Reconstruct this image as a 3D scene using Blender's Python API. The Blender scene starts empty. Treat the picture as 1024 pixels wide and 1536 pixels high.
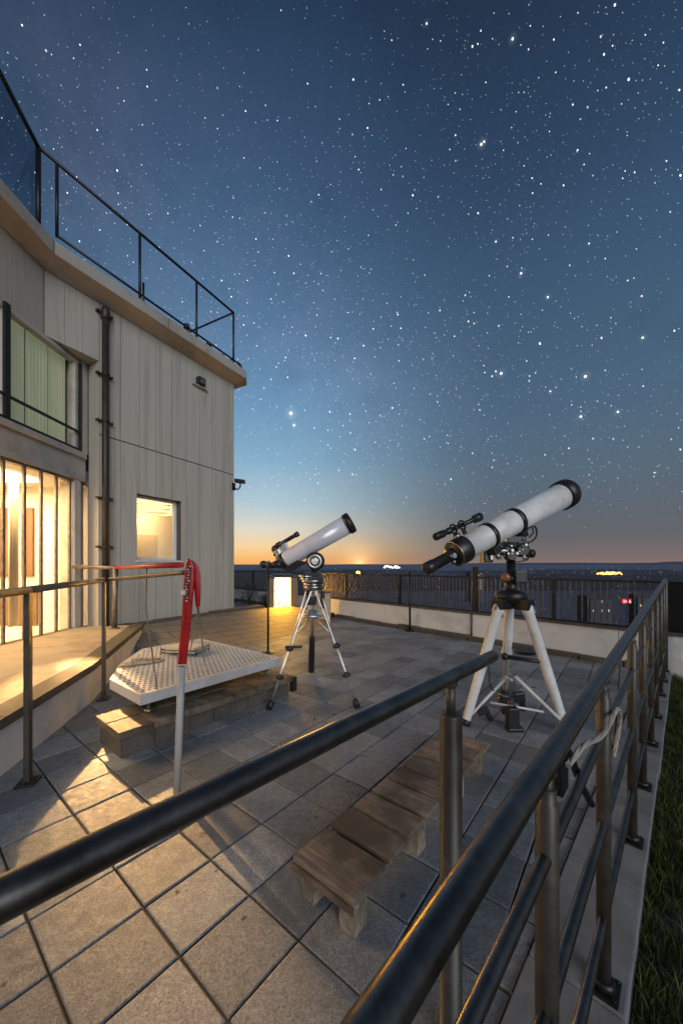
import bpy, bmesh, math, random
from mathutils import Vector as V, Matrix, noise as mnoise
random.seed(7)
S = bpy.context.scene
COL = S.collection
CAMH, F = 1.45, 540.0
# ------------------------------------------------------------------ helpers
def at(px, py, Y):
    return V(((px-512)/F*Y, Y, CAMH-(py-848)/F*Y))
def floor_pt(px, py, z=0.0):
    return at(px, py, F*(CAMH-z)/(py-848))
def s2l(c):
    return tuple((x/255/12.92 if x/255 <= .04045 else ((x/255+.055)/1.055)**2.4) for x in c)
def frame(d):
    d = d.normalized()
    up = V((0,0,1)) if abs(d.z) < .95 else V((1,0,0))
    a = d.cross(up).normalized(); b = a.cross(d).normalized()
    return d, a, b
def NB(): return bmesh.new()
def hexa(bm, p):
    """p: 8 corners, bottom 0-3 ccw, top 4-7"""
    v = [bm.verts.new(q) for q in p]
    for f in ((0,3,2,1),(4,5,6,7),(0,1,5,4),(1,2,6,5),(2,3,7,6),(3,0,4,7)):
        bm.faces.new([v[i] for i in f])
    return v
def obox(bm, o, ex, ey, ez, x0, x1, y0, y1, z0, z1, bev=0.0):
    P = lambda x,y,z: o+ex*x+ey*y+ez*z
    v = hexa(bm, [P(x0,y0,z0),P(x1,y0,z0),P(x1,y1,z0),P(x0,y1,z0),P(x0,y0,z1),P(x1,y0,z1),P(x1,y1,z1),P(x0,y1,z1)])
    if bev > 0:
        es = set()
        for q in v: es.update(q.link_edges)
        bmesh.ops.bevel(bm, geom=list(es), offset=bev, segments=2, affect='EDGES', profile=.6)
EX, EY, EZ, O0 = V((1,0,0)), V((0,1,0)), V((0,0,1)), V((0,0,0))
def box(bm, x0, x1, y0, y1, z0, z1, bev=0.0):
    obox(bm, O0, EX, EY, EZ, x0, x1, y0, y1, z0, z1, bev)
def lathe(bm, p0, d, prof, n=28, cap0=True, cap1=True):
    """surface of revolution: prof = [(distance along d, radius)]"""
    d, a, b = frame(d)
    rings = []
    for s, r in prof:
        rings.append([bm.verts.new(p0+d*s+(a*math.cos(2*math.pi*i/n)+b*math.sin(2*math.pi*i/n))*r) for i in range(n)])
    for k in range(len(rings)-1):
        for i in range(n):
            f = bm.faces.new((rings[k][i], rings[k][(i+1)%n], rings[k+1][(i+1)%n], rings[k+1][i])); f.smooth = True
    if cap0: bm.faces.new(list(reversed(rings[0])))
    if cap1: bm.faces.new(rings[-1])
def cyl(bm, p0, p1, r0, r1=None, n=16):
    r1 = r0 if r1 is None else r1
    lathe(bm, V(p0), V(p1)-V(p0), [(0,r0),((V(p1)-V(p0)).length,r1)], n)
def tube(bm, pts, r, n=12, caps=True):
    pts = [V(p) for p in pts]
    rs = r if isinstance(r, (list,tuple)) else [r]*len(pts)
    m = len(pts); rings = []; pa = None
    for k in range(m):
        t = (pts[min(k+1,m-1)]-pts[max(k-1,0)]).normalized()
        if pa is None: _, a, b = frame(t)
        else:
            a = (pa-t*pa.dot(t)).normalized(); b = a.cross(t).normalized()
        pa = a
        rings.append([bm.verts.new(pts[k]+(a*math.cos(2*math.pi*i/n)+b*math.sin(2*math.pi*i/n))*rs[k]) for i in range(n)])
    for k in range(m-1):
        for i in range(n):
            f = bm.faces.new((rings[k][i], rings[k][(i+1)%n], rings[k+1][(i+1)%n], rings[k+1][i])); f.smooth = True
    if caps:
        bm.faces.new(list(reversed(rings[0]))); bm.faces.new(rings[-1])
def smoothpath(pts, n=6):
    pts = [V(p) for p in pts]; out = []
    for i in range(len(pts)-1):
        p0 = pts[max(i-1,0)]; p1 = pts[i]; p2 = pts[i+1]; p3 = pts[min(i+2,len(pts)-1)]
        for k in range(n):
            t = k/n
            out.append(.5*((2*p1)+(p2-p0)*t+(2*p0-5*p1+4*p2-p3)*t*t+(3*p1-p0-3*p2+p3)*t**3))
    out.append(pts[-1]); return out
def prism(bm, poly, z0, z1):
    n = len(poly)
    lo = [bm.verts.new((p[0],p[1],z0)) for p in poly]; hi = [bm.verts.new((p[0],p[1],z1)) for p in poly]
    bm.faces.new(list(reversed(lo))); bm.faces.new(hi)
    for i in range(n): bm.faces.new((lo[i], lo[(i+1)%n], hi[(i+1)%n], hi[i]))
def sphere(bm, c, r, n=12, sc=(1,1,1)):
    res = bmesh.ops.create_uvsphere(bm, u_segments=n, v_segments=max(6,n//2), radius=r)
    for v in res['verts']:
        v.co = V((v.co.x*sc[0], v.co.y*sc[1], v.co.z*sc[2]))+V(c)
        for f in v.link_faces: f.smooth = True
def torus(bm, c, axis, R, r, n=24, m=8):
    d, a, b = frame(V(axis))
    pts = [V(c)+(a*math.cos(2*math.pi*i/n)+b*math.sin(2*math.pi*i/n))*R for i in range(n)]
    rings = []
    for i in range(n):
        o = (pts[i]-V(c)).normalized()
        rings.append([bm.verts.new(pts[i]+(o*math.cos(2*math.pi*j/m)+d*math.sin(2*math.pi*j/m))*r) for j in range(m)])
    for i in range(n):
        for j in range(m):
            f = bm.faces.new((rings[i][j], rings[(i+1)%n][j], rings[(i+1)%n][(j+1)%m], rings[i][(j+1)%m])); f.smooth = True

def tag(o, label=None, cat=None, group=None, kind=None):
    if label: o['label'] = label
    if cat: o['category'] = cat
    if group: o['group'] = group
    if kind: o['kind'] = kind
    return o
def wloc(o):
    v = V((0,0,0))
    while o is not None:
        v += V(o.location); o = o.parent
    return v
def part(name, bm, mat, parent=None, label=None, loc=None):
    """world-space bmesh -> one mesh object"""
    off = V(loc) if loc is not None else (wloc(parent) if parent else V((0,0,0)))
    bmesh.ops.recalc_face_normals(bm, faces=bm.faces[:])
    bmesh.ops.translate(bm, verts=bm.verts[:], vec=-off)
    me = bpy.data.meshes.new(name); bm.to_mesh(me); bm.free()
    o = bpy.data.objects.new(name, me); COL.objects.link(o)
    if mat: me.materials.append(mat)
    if parent: o.parent = parent
    elif loc is not None: o.location = off
    if label: o['label'] = label
    return o
def thing(name, label, cat, loc, group=None):
    o = bpy.data.objects.new(name, None); COL.objects.link(o); o.location = V(loc)
    o.empty_display_size = .1
    return tag(o, label, cat, group)

# ------------------------------------------------------------------ materials
class NT:
    def __init__(s, mat):
        mat.use_nodes = True; s.t = mat.node_tree; s.t.nodes.clear()
    def n(s, typ, **kw):
        nd = s.t.nodes.new(typ)
        for k, v in kw.items(): setattr(nd, k, v)
        return nd
    def l(s, a, b): s.t.links.new(a, b)
    def noise(s, vec, scale, detail=4, rough=.55, dist=0):
        nd = s.n('ShaderNodeTexNoise'); nd.inputs['Scale'].default_value = scale
        nd.inputs['Detail'].default_value = detail; nd.inputs['Roughness'].default_value = rough
        nd.inputs['Distortion'].default_value = dist
        if vec is not None: s.l(vec, nd.inputs['Vector'])
        return nd.outputs['Fac']
    def ramp(s, fac, stops, interp='LINEAR'):
        nd = s.n('ShaderNodeValToRGB'); cr = nd.color_ramp; cr.interpolation = interp
        while len(cr.elements) > 1: cr.elements.remove(cr.elements[-1])
        for i, (p, c) in enumerate(stops):
            e = cr.elements[0] if i == 0 else cr.elements.new(p)
            e.position = p; e.color = (*c, 1) if len(c) == 3 else c
        s.l(fac, nd.inputs['Fac']); return nd.outputs['Color']
    def math(s, op, a, b=None, c=None, clamp=False):
        nd = s.n('ShaderNodeMath', operation=op, use_clamp=clamp)
        for i, x in enumerate((a,b,c)):
            if x is None: continue
            if isinstance(x, (int,float)): nd.inputs[i].default_value = x
            else: s.l(x, nd.inputs[i])
        return nd.outputs[0]
    def mix(s, fac, a, b, blend='MIX'):
        nd = s.n('ShaderNodeMix', data_type='RGBA', blend_type=blend)
        for i, x in ((0,fac),(6,a),(7,b)):
            if isinstance(x, (int,float)): nd.inputs[i].default_value = x
            elif isinstance(x, tuple): nd.inputs[i].default_value = (*x,1) if len(x)==3 else x
            else: s.l(x, nd.inputs[i])
        return nd.outputs[2]
    def maprange(s, v, a, b, c=0., d=1., smooth=False):
        nd = s.n('ShaderNodeMapRange'); nd.clamp = True
        if smooth: nd.interpolation_type = 'SMOOTHSTEP'
        s.l(v, nd.inputs[0])
        for i, x in enumerate((a,b,c,d)): nd.inputs[i+1].default_value = x
        return nd.outputs[0]
    def bump(s, h, strength, dist=.01, normal=None):
        nd = s.n('ShaderNodeBump'); nd.inputs['Strength'].default_value = strength; nd.inputs['Distance'].default_value = dist
        s.l(h, nd.inputs['Height'])
        if normal is not None: s.l(normal, nd.inputs['Normal'])
        return nd.outputs['Normal']
    def coords(s, rotz=0, scale=(1,1,1)):
        tc = s.n('ShaderNodeTexCoord'); mp = s.n('ShaderNodeMapping')
        mp.vector_type = 'TEXTURE'
        mp.inputs['Rotation'].default_value = (0,0,rotz); mp.inputs['Scale'].default_value = tuple(1/x for x in scale)
        s.l(tc.outputs['Object'], mp.inputs['Vector']); return mp.outputs['Vector']
    def finish(s, color, rough, metal=0., normal=None, emit=None, estr=0., spec=.5, coat=0.):
        b = s.n('ShaderNodeBsdfPrincipled'); o = s.n('ShaderNodeOutputMaterial')
        for key, x in (('Base Color',color),('Roughness',rough),('Metallic',metal)):
            if isinstance(x, tuple): b.inputs[key].default_value = (*x,1)
            elif isinstance(x, (int,float)): b.inputs[key].default_value = x
            else: s.l(x, b.inputs[key])
        b.inputs['Specular IOR Level'].default_value = spec
        b.inputs['Coat Weight'].default_value = coat
        if normal is not None: s.l(normal, b.inputs['Normal'])
        if emit:
            b.inputs['Emission Color'].default_value = (*emit,1); b.inputs['Emission Strength'].default_value = estr
        s.l(b.outputs[0], o.inputs['Surface']); return b
def surf(name, base, rough=.6, metal=0., var=.25, vscale=3., fine=60., bumpk=.15, bdist=.004, stretch=(1,1,1), rotz=0,
         stain=None, stainscale=1.2, spec=.5, coat=0., rvar=.12):
    m = bpy.data.materials.new(name); t = NT(m)
    v = t.coords(rotz, stretch)
    big = t.noise(v, vscale, 6, .62); small = t.noise(v, fine, 4, .6)
    k = t.math('ADD', t.math('MULTIPLY', big, .65), t.math('MULTIPLY', small, .35))
    lo = tuple(c*(1-var) for c in base); hi = tuple(min(1,c*(1+var)) for c in base)
    c = t.mix(t.maprange(k, .3, .7), lo, hi)
    if stain:
        st = t.maprange(t.noise(v, stainscale, 8, .7, .6), .5, .72)
        c = t.mix(st, c, stain)
    r = t.maprange(big, .3, .7, rough-rvar, min(1, rough+rvar))
    t.finish(c, r, metal, t.bump(k if fine < 40 else small, bumpk, bdist), spec=spec, coat=coat)
    return m
def glow_cloth(name):
    m = bpy.data.materials.new(name); t = NT(m); v = t.coords(0,(14,14,.5))
    e = t.n('ShaderNodeEmission'); e.inputs[0].default_value = (1.,.46,.030,1)
    t.l(t.maprange(t.noise(v,1.,3,.5), .35, .65, 30., 220.), e.inputs[1])
    o = t.n('ShaderNodeOutputMaterial'); t.l(e.outputs[0], o.inputs[0]); return m
def emissive(name, color, strength):
    m = bpy.data.materials.new(name); t = NT(m)
    e = t.n('ShaderNodeEmission'); e.inputs[0].default_value = (*color,1); e.inputs[1].default_value = strength
    o = t.n('ShaderNodeOutputMaterial'); t.l(e.outputs[0], o.inputs[0]); return m
def glassy(name, tint, refl=.12, rough=.03, ior=1.5):
    m = bpy.data.materials.new(name); t = NT(m)
    tr = t.n('ShaderNodeBsdfTransparent'); tr.inputs[0].default_value = (*tint,1)
    gl = t.n('ShaderNodeBsdfGlossy'); gl.inputs['Roughness'].default_value = rough
    fr = t.n('ShaderNodeFresnel'); fr.inputs[0].default_value = ior
    ge = t.n('ShaderNodeNewGeometry'); fac = t.math('MULTIPLY', fr.outputs[0], t.math('SUBTRACT', 1, ge.outputs['Backfacing']))
    mx = t.n('ShaderNodeMixShader'); o = t.n('ShaderNodeOutputMaterial')
    t.l(fac, mx.inputs[0]); t.l(tr.outputs[0], mx.inputs[1]); t.l(gl.outputs[0], mx.inputs[2]); t.l(mx.outputs[0], o.inputs[0])
    return m

A1 = math.atan2(.7837, .6212)            # direction of the paving
U1 = V((.6212,.7837,0)); U2 = V((-.7837,.6212,0))
M = {}
def mat_paving():
    m = bpy.data.materials.new('granite_paving'); t = NT(m); v = t.coords()
    at_ = t.n('ShaderNodeAttribute'); at_.attribute_name = 'tint'
    sp = t.math('ADD', t.math('MULTIPLY', t.noise(v, 210, 3, .7), .6), t.math('MULTIPLY', t.noise(v, 85, 3, .7), .4)); mid = t.noise(v, 22, 5, .65); big = t.noise(v, 1.3, 6, .65)
    vo = t.n('ShaderNodeTexVoronoi'); vo.inputs['Scale'].default_value = 150; t.l(v, vo.inputs['Vector'])
    c = t.ramp(sp, [(.31,(.06,.065,.075)),(.48,(.235,.252,.28)),(.67,(.52,.545,.59))])
    c = t.mix(t.maprange(mid, .3, .7, .0, .55), c, (.13,.138,.15))
    c = t.mix(1., c, at_.outputs['Color'], 'MULTIPLY')
    c = t.mix(t.maprange(big, .46, .70, 0, .7), c, (.075,.077,.079))
    spot = t.maprange(t.noise(v, 9, 2, .5), .70, .74)
    c = t.mix(spot, c, (.035,.03,.027))
    h = t.math('ADD', t.math('MULTIPLY', sp, .6), t.math('MULTIPLY', mid, .8))
    t.finish(c, t.maprange(mid, .3, .7, .5, .78), 0, t.bump(h, .55, .004)); return m
M['paving'] = mat_paving()
M['grout'] = surf('dark_joint_mortar', (.04,.038,.033), .9, var=.4, fine=120)
M['kerb'] = surf('granite_kerb', (.20,.205,.215), .7, var=.3, vscale=8, fine=240, bumpk=.3, stain=(.12,.11,.1), stainscale=2)
M['concrete'] = surf('weathered_concrete', (.27,.255,.23), .8, var=.3, vscale=2.5, fine=70, bumpk=.35, stain=(.12,.105,.09), stainscale=2.2)
M['ledge'] = surf('pale_rendered_ledge', (.50,.47,.43), .75, var=.16, vscale=2, fine=90, bumpk=.2, stain=(.30,.26,.21), stainscale=1.7)
M['stone'] = surf('brown_weathered_stone', (.10,.085,.07), .85, var=.4, vscale=5, fine=60, bumpk=.5, bdist=.008, stain=(.07,.06,.05), stainscale=4)
M['panel'] = surf('cream_wall_panel', (.46,.425,.365), .55, var=.08, vscale=1.2, fine=30, bumpk=.05, stretch=(4.5,4.5,.22), stain=(.30,.265,.21), stainscale=1.0)
M['panel_gap'] = surf('dark_panel_joint', (.09,.085,.08), .9, var=.3)
M['fascia'] = surf('cream_roof_edge', (.40,.375,.335), .6, var=.14, vscale=1.5, fine=30, bumpk=.08, stain=(.2,.18,.15), stainscale=1.2)
M['pipe'] = surf('rusty_dark_pipe', (.045,.034,.028), .5, .3, var=.5, vscale=8, fine=70, bumpk=.2)
M['rail'] = None
def mat_rail(name, base, rough, metal):
    m = bpy.data.materials.new(name); t = NT(m); v = t.coords()
    a = t.noise(v, 14, 6, .7); b = t.noise(v, 160, 3, .7); d = t.maprange(t.noise(v, 45, 5, .75), .6, .72)
    c = t.mix(t.maprange(a, .3, .7), tuple(x*.6 for x in base), tuple(x*1.4 for x in base))
    c = t.mix(t.math('MULTIPLY', d, .5), c, (.10,.085,.07))
    r = t.math('ADD', t.maprange(a, .3, .7, rough-.05, rough+.06), t.math('MULTIPLY', d, .2))
    t.finish(c, r, metal, t.bump(b, .06, .002)); return m
M['rail'] = mat_rail('gunmetal_rail', (.15,.138,.13), .31, .92)
M['post'] = mat_rail('olive_painted_post', (.062,.055,.044), .42, .2)
M['black'] = mat_rail('black_paint', (.012,.012,.013), .42, .1)
M['blackpl'] = mat_rail('black_plastic', (.016,.016,.017), .38, 0)
M['chrome'] = mat_rail('chrome_tube', (.80,.79,.77), .34, .9)
M['steel'] = mat_rail('brushed_steel', (.38,.36,.34), .34, 1.)
M['leftrail'] = mat_rail('worn_grey_rail', (.20,.17,.14), .4, .6)
M['red'] = surf('red_glossy_cover', (.34,.012,.014), .32, var=.35, vscale=9, fine=70, bumpk=.15)
M['polewhite'] = surf('grey_white_pole', (.42,.41,.39), .45, var=.18, vscale=10, fine=80)
M['white'] = surf('white_tube_paint', (.80,.79,.77), .38, var=.07, vscale=6, fine=50, bumpk=.03, stain=(.5,.48,.45), stainscale=3)
M['lilac'] = surf('pale_lilac_tube', (.74,.71,.75), .28, .15, var=.06, vscale=5, fine=60, bumpk=.02)
M['tray'] = surf('white_tray_paint', (.56,.54,.55), .42, var=.1, vscale=4, fine=50, bumpk=.06, stain=(.4,.37,.33), stainscale=2)
M['parapet'] = surf('whitewashed_parapet', (.74,.74,.74), .75, var=.08, vscale=1.6, fine=80, bumpk=.15, stain=(.52,.50,.47), stainscale=1.1)
M['gold'] = mat_rail('brass_ring', (.45,.35,.2), .3, 1.)
M['paper'] = surf('cream_paper', (.62,.55,.44), .8, var=.1, fine=40)
M['cloth'] = surf('tan_sacking', (.42,.33,.22), .9, var=.35, vscale=9, fine=90, bumpk=.4)
M['rope'] = surf('pale_fibre_rope', (.36,.32,.28), .9, var=.35, vscale=30, fine=200, bumpk=.5)
M['soil_and_shade'] = surf('dark_soil_and_shade', (.03,.028,.018), .95, var=.5, vscale=8, fine=60)  # lawn soil; also the painted shade below bench gaps and grating holes
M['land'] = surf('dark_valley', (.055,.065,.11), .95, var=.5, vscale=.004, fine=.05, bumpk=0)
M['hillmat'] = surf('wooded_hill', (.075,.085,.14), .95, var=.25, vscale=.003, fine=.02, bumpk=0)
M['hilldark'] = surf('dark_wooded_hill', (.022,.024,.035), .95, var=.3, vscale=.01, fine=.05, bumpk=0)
M['house'] = surf('distant_plaster', (.06,.06,.065), .8, var=.2, vscale=.2)
M['houseroof'] = surf('distant_roof', (.06,.05,.05), .8, var=.2, vscale=.2)
M['glass'] = glassy('clear_window_glass', (.96,.96,.94))
M['meshglass'] = glassy('smoked_guard_glass', (.62,.65,.70), ior=1.3)
M['room'] = surf('warm_room_plaster', (.82,.77,.68), .8, var=.06)
M['door'] = surf('brown_room_door', (.16,.10,.06), .5, var=.2)
def mat_wood(name, base, rot, k=1.):
    m = bpy.data.materials.new(name); t = NT(m)
    v = t.coords(rot, (46,2.6,14)); w = t.coords(0)
    g = t.noise(v, 1.6, 8, .7, .4); big = t.noise(w, 3.5, 5, .6); fine = t.noise(v, 9, 4, .7)
    at_ = t.n('ShaderNodeAttribute'); at_.attribute_name = 'tint'
    c = t.ramp(g, [(.30, tuple(x*.42 for x in base)), (.5, base), (.70, tuple(x*1.7 for x in base))])
    c = t.mix(t.maprange(big, .44, .60, 0, .8), c, tuple(x*.3 for x in base))
    c = t.mix(1., c, at_.outputs['Color'], 'MULTIPLY')
    t.finish(c, t.maprange(g, .3, .7, .55, .85), 0, t.bump(t.math('ADD', g, fine), .55, .004)); return m
M['bench'] = mat_wood('dark_weathered_timber', (.24,.18,.135), math.atan2(.769,.639))
M['benchleg'] = mat_wood('pale_timber_block', (.30,.25,.19), 0)
M['stepwood'] = surf('worn_step_paver', (.15,.125,.10), .8, var=.35, vscale=7, fine=70, bumpk=.4, bdist=.006, stain=(.08,.065,.05), stainscale=3)

def add_tint(o, vals=None, lo=.75, hi=1.15):
    """one random tint per loose piece, stored on the mesh"""
    me = o.data
    ca = me.color_attributes.new('tint', 'FLOAT_COLOR', 'CORNER')
    bm = NB(); bm.from_mesh(me); bm.faces.ensure_lookup_table()
    lab = [-1]*len(bm.faces); n = 0; tints = []
    for f in bm.faces:
        if lab[f.index] >= 0: continue
        st = [f]; lab[f.index] = n
        while st:
            g = st.pop()
            for e in g.edges:
                for h in e.link_faces:
                    if lab[h.index] < 0: lab[h.index] = n; st.append(h)
        k = random.uniform(lo, hi); w = random.uniform(-.03,.03)
        tints.append((k*(1+w), k, k*(1-w), 1)); n += 1
    bm.free()
    for p in me.polygons:
        for li in p.loop_indices: ca.data[li].color = tints[lab[p.index]]

# ------------------------------------------------------------------ world: dusk sky with stars
def make_world():
    w = bpy.data.worlds.new('World'); S.world = w; w.use_nodes = True
    t = NT(w)
    tc = t.n('ShaderNodeTexCoord'); vec = tc.outputs['Generated']
    nm = t.n('ShaderNodeVectorMath', operation='NORMALIZE'); t.l(vec, nm.inputs[0]); vec = nm.outputs[0]
    sx = t.n('ShaderNodeSeparateXYZ'); t.l(vec, sx.inputs[0])
    el = t.math('MULTIPLY', t.math('ARCSINE', sx.outputs[2]), 2/math.pi)          # 0..1 = horizon..zenith
    wob = t.math('MULTIPLY', t.math('SUBTRACT', t.noise(vec, 2.2, 5, .6), .5), .05)
    e = t.math('ADD', el, t.math('MULTIPLY', wob, t.math('MULTIPLY', el, 4., clamp=True)))
    d90 = lambda a: a/90
    base = t.ramp(e, [(0,s2l((142,116,106))),(d90(.9),s2l((126,110,108))),(d90(4),s2l((102,103,108))),(d90(9),s2l((90,104,118))),(d90(13),s2l((84,106,124))),
                      (d90(21),s2l((70,101,128))),(d90(34),s2l((55,87,118))),(d90(45),s2l((40,68,99))),(d90(56),s2l((29,50,76))),(1,s2l((18,34,56)))])
    glow = t.ramp(e, [(0,s2l((255,166,60))),(d90(1.1),s2l((255,184,86))),(d90(2.8),s2l((253,212,148))),(d90(5.6),s2l((226,220,202))),(d90(9.5),s2l((176,203,216))),
                      (d90(16),s2l((128,175,206))),(d90(24),s2l((98,148,188))),(d90(33),s2l((74,118,157))),(d90(46),s2l((52,86,122))),(d90(58),s2l((30,56,86))),(1,s2l((18,34,56)))])
    hx = t.n('ShaderNodeCombineXYZ'); t.l(sx.outputs[0], hx.inputs[0]); t.l(sx.outputs[1], hx.inputs[1])
    hn = t.n('ShaderNodeVectorMath', operation='NORMALIZE'); t.l(hx.outputs[0], hn.inputs[0])
    dp = t.n('ShaderNodeVectorMath', operation='DOT_PRODUCT'); t.l(hn.outputs[0], dp.inputs[0])
    az = math.radians(-14); dp.inputs[1].default_value = (math.sin(az), math.cos(az), 0)
    wgt = t.math('POWER', t.maprange(dp.outputs['Value'], .70, 1.0), 3.6)
    c = t.mix(wgt, base, glow)
    # town glow sitting on the horizon
    d2 = t.n('ShaderNodeVectorMath', operation='DOT_PRODUCT'); t.l(vec, d2.inputs[0])
    a2 = math.radians(2.8); d2.inputs[1].default_value = (math.sin(a2), math.cos(a2), .004)
    hot = t.math('ADD', t.math('MULTIPLY', t.math('POWER', t.math('MAXIMUM', d2.outputs['Value'], 0), 900), .42), t.math('MULTIPLY', t.math('POWER', t.math('MAXIMUM', d2.outputs['Value'], 0), 9000), .6))
    hotc = t.n('ShaderNodeMix', data_type='RGBA', blend_type='ADD'); hotc.inputs[7].default_value = (1.,.48,.13,1)
    t.l(hot, hotc.inputs[0]); t.l(c, hotc.inputs[6]); c = hotc.outputs[2]
    hsv = t.n('ShaderNodeHueSaturation'); hsv.inputs['Saturation'].default_value = .91; hsv.inputs['Value'].default_value = .97; t.l(c, hsv.inputs['Color']); c = hsv.outputs[0]
    # faint milky band
    dm = t.n('ShaderNodeVectorMath', operation='DOT_PRODUCT'); t.l(vec, dm.inputs[0])
    dm.inputs[1].default_value = V((.62,-.33,.72)).normalized()[:]
    band = t.math('POWER', t.math('SUBTRACT', 1, t.math('MINIMUM', t.math('MULTIPLY', t.math('ABSOLUTE', dm.outputs['Value']), 2.2), 1.)), 2)
    cl = t.math('MULTIPLY', band, t.maprange(t.noise(vec, 5, 7, .65, .5), .35, .7))
    hi = t.maprange(el, .1, .3)
    cl = t.math('MULTIPLY', cl, hi)
    c = t.mix(t.math('MULTIPLY', cl, .95), c, t.mix(1., c, (.05,.038,.055), 'ADD'))
    dk = t.maprange(t.noise(vec, 3.2, 4, .6), .56, .7, 0, .22)
    c = t.mix(t.math('MULTIPLY', dk, hi), c, (.012,.02,.042))
    # stars
    mp = t.n('ShaderNodeMapping'); mp.vector_type = 'POINT'; mp.inputs['Rotation'].default_value = (0, math.radians(22), 0)
    t.l(vec, mp.inputs['Vector'])
    sc = t.n('ShaderNodeVectorMath', operation='MULTIPLY'); t.l(mp.outputs[0], sc.inputs[0]); sc.inputs[1].default_value = (1,1,.62)
    sv = sc.outputs[0]
    dens = t.math('ADD', t.maprange(t.noise(vec, 4.5, 4, .6), .36, .60, .30, 1.), t.math('MULTIPLY', band, .3))
    total = None
    shrink = t.maprange(el, .05, .62, 1., .56)
    for scale, rad, gain, keep in ((15,.0026,2.4,.3),(40,.0026,5.5,.06),(78,.0018,4.8,.08),(118,.0014,3.,.06),(210,.0012,1.,.03)):
        vo = t.n('ShaderNodeTexVoronoi'); vo.inputs['Scale'].default_value = scale; t.l(sv, vo.inputs['Vector'])
        r = rad*scale
        core = t.maprange(t.math('DIVIDE', vo.outputs['Distance'], shrink), r*.25, r, 1., 0., smooth=True)
        sp = t.n('ShaderNodeSeparateColor'); t.l(vo.outputs['Color'], sp.inputs[0])
        bri = t.math('ADD', t.math('MULTIPLY', t.math('POWER', sp.outputs[0], 2.0), .92), .08)
        if keep: bri = t.math('MULTIPLY', bri, t.maprange(t.math('ADD', sp.outputs[1], t.math('SUBTRACT', dens, 1.)), keep-.1, keep+.15))
        val = t.math('MULTIPLY', t.math('MULTIPLY', core, bri), gain)
        tint = t.mix(sp.outputs[2], (1.,.9,.78), (.82,.92,1.))
        ly = t.mix(1., tint, val, 'MULTIPLY')
        total = ly if total is None else t.mix(1., total, ly, 'ADD')
    # the bright stars and planets of this evening, by direction
    total = t.mix(1., total, t.maprange(el, .04, .40), 'MULTIPLY')
    for az_, el_, mag, warm in ((23.9,26.0,1.,1),(34.1,23.5,1.,1),(33.6,19.0,.85,1),(30.1,22.7,.6,0),(37.5,18.7,.75,0),(26.5,36.0,.8,0),(29.8,32.9,.75,0),(23.2,39.6,.6,0),(34.5,36.4,.5,1),
                              (39.9,25.9,.7,0),(39.8,29.9,.5,0),(-8.0,22.7,1.55,0),(-7.5,21.1,.95,0),(21.2,47.5,.9,0),(21.6,47.6,.7,0),(25.4,52.9,.8,0),(13.3,55.7,.6,0),(35.4,20.4,.3,0),(41,11,.4,0),(16.5,18,.35,0)):
        a_, e_ = math.radians(az_), math.radians(el_)
        sd = t.n('ShaderNodeVectorMath', operation='DISTANCE'); t.l(vec, sd.inputs[0])
        sd.inputs[1].default_value = (math.sin(a_)*math.cos(e_), math.cos(a_)*math.cos(e_), math.sin(e_))
        R_ = .0042*mag*(1-.4*el_/55)
        k1 = t.maprange(sd.outputs['Value'], R_*.3, R_*.9, 2.4, 0., smooth=True); k2 = t.maprange(sd.outputs['Value'], 0, R_*4., .07*mag, 0., smooth=True)
        total = t.mix(1., total, t.mix(1., (1.,.93,.8) if warm else (.9,.96,1.), t.math('ADD', k1, k2), 'MULTIPLY'), 'ADD')
    c = t.mix(1., c, total, 'ADD')
    below = t.maprange(sx.outputs[2], -.02, -.002)
    c = t.mix(below, (.012,.016,.03), c)
    bg = t.n('ShaderNodeBackground'); o = t.n('ShaderNodeOutputWorld')
    t.l(c, bg.inputs[0]); bg.inputs[1].default_value = 1.0; t.l(bg.outputs[0], o.inputs[0])
    w.cycles.sampling_method = 'MANUAL'; w.cycles.sample_map_resolution = 1024
make_world()

# ------------------------------------------------------------------ camera
cd = bpy.data.cameras.new('camera'); cam = bpy.data.objects.new('camera', cd); COL.objects.link(cam)
cam.location = (0,0,CAMH); cam.rotation_euler = (math.pi/2,0,0)
cd.sensor_fit = 'HORIZONTAL'; cd.sensor_width = 36; cd.lens = 36*F/1024; cd.shift_y = 80/1024
cd.clip_start = .02; cd.clip_end = 120000
S.camera = cam

# ------------------------------------------------------------------ key lines of the terrace
RD = V((.691,.723,0)); RN = V((.723,-.691,0))                  # right railing direction, and its outer side
def rline(d, z=0., off=0.):
    return V((.016+.956*(d-.308), d, z))+RN*off
def rtop(d): return 1.10+.047*(d-1.22)-.0205
WD = V((.659,-.7525,0)); WN = V((-.7525,-.659,0)); W0 = V((-.226,10.17,0))   # parapet
def wpt(s, off=0., z=0.): return W0+WD*s+WN*off+EZ*z
BA = V((-4.2,6.25,0)); BD = V((.466,.885,0)).normalized(); BN = V((.885,-.466,0)).normalized()  # building front
def bpt(t, off=0., z=0.): return BA+BD*t+BN*off+EZ*z

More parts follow.
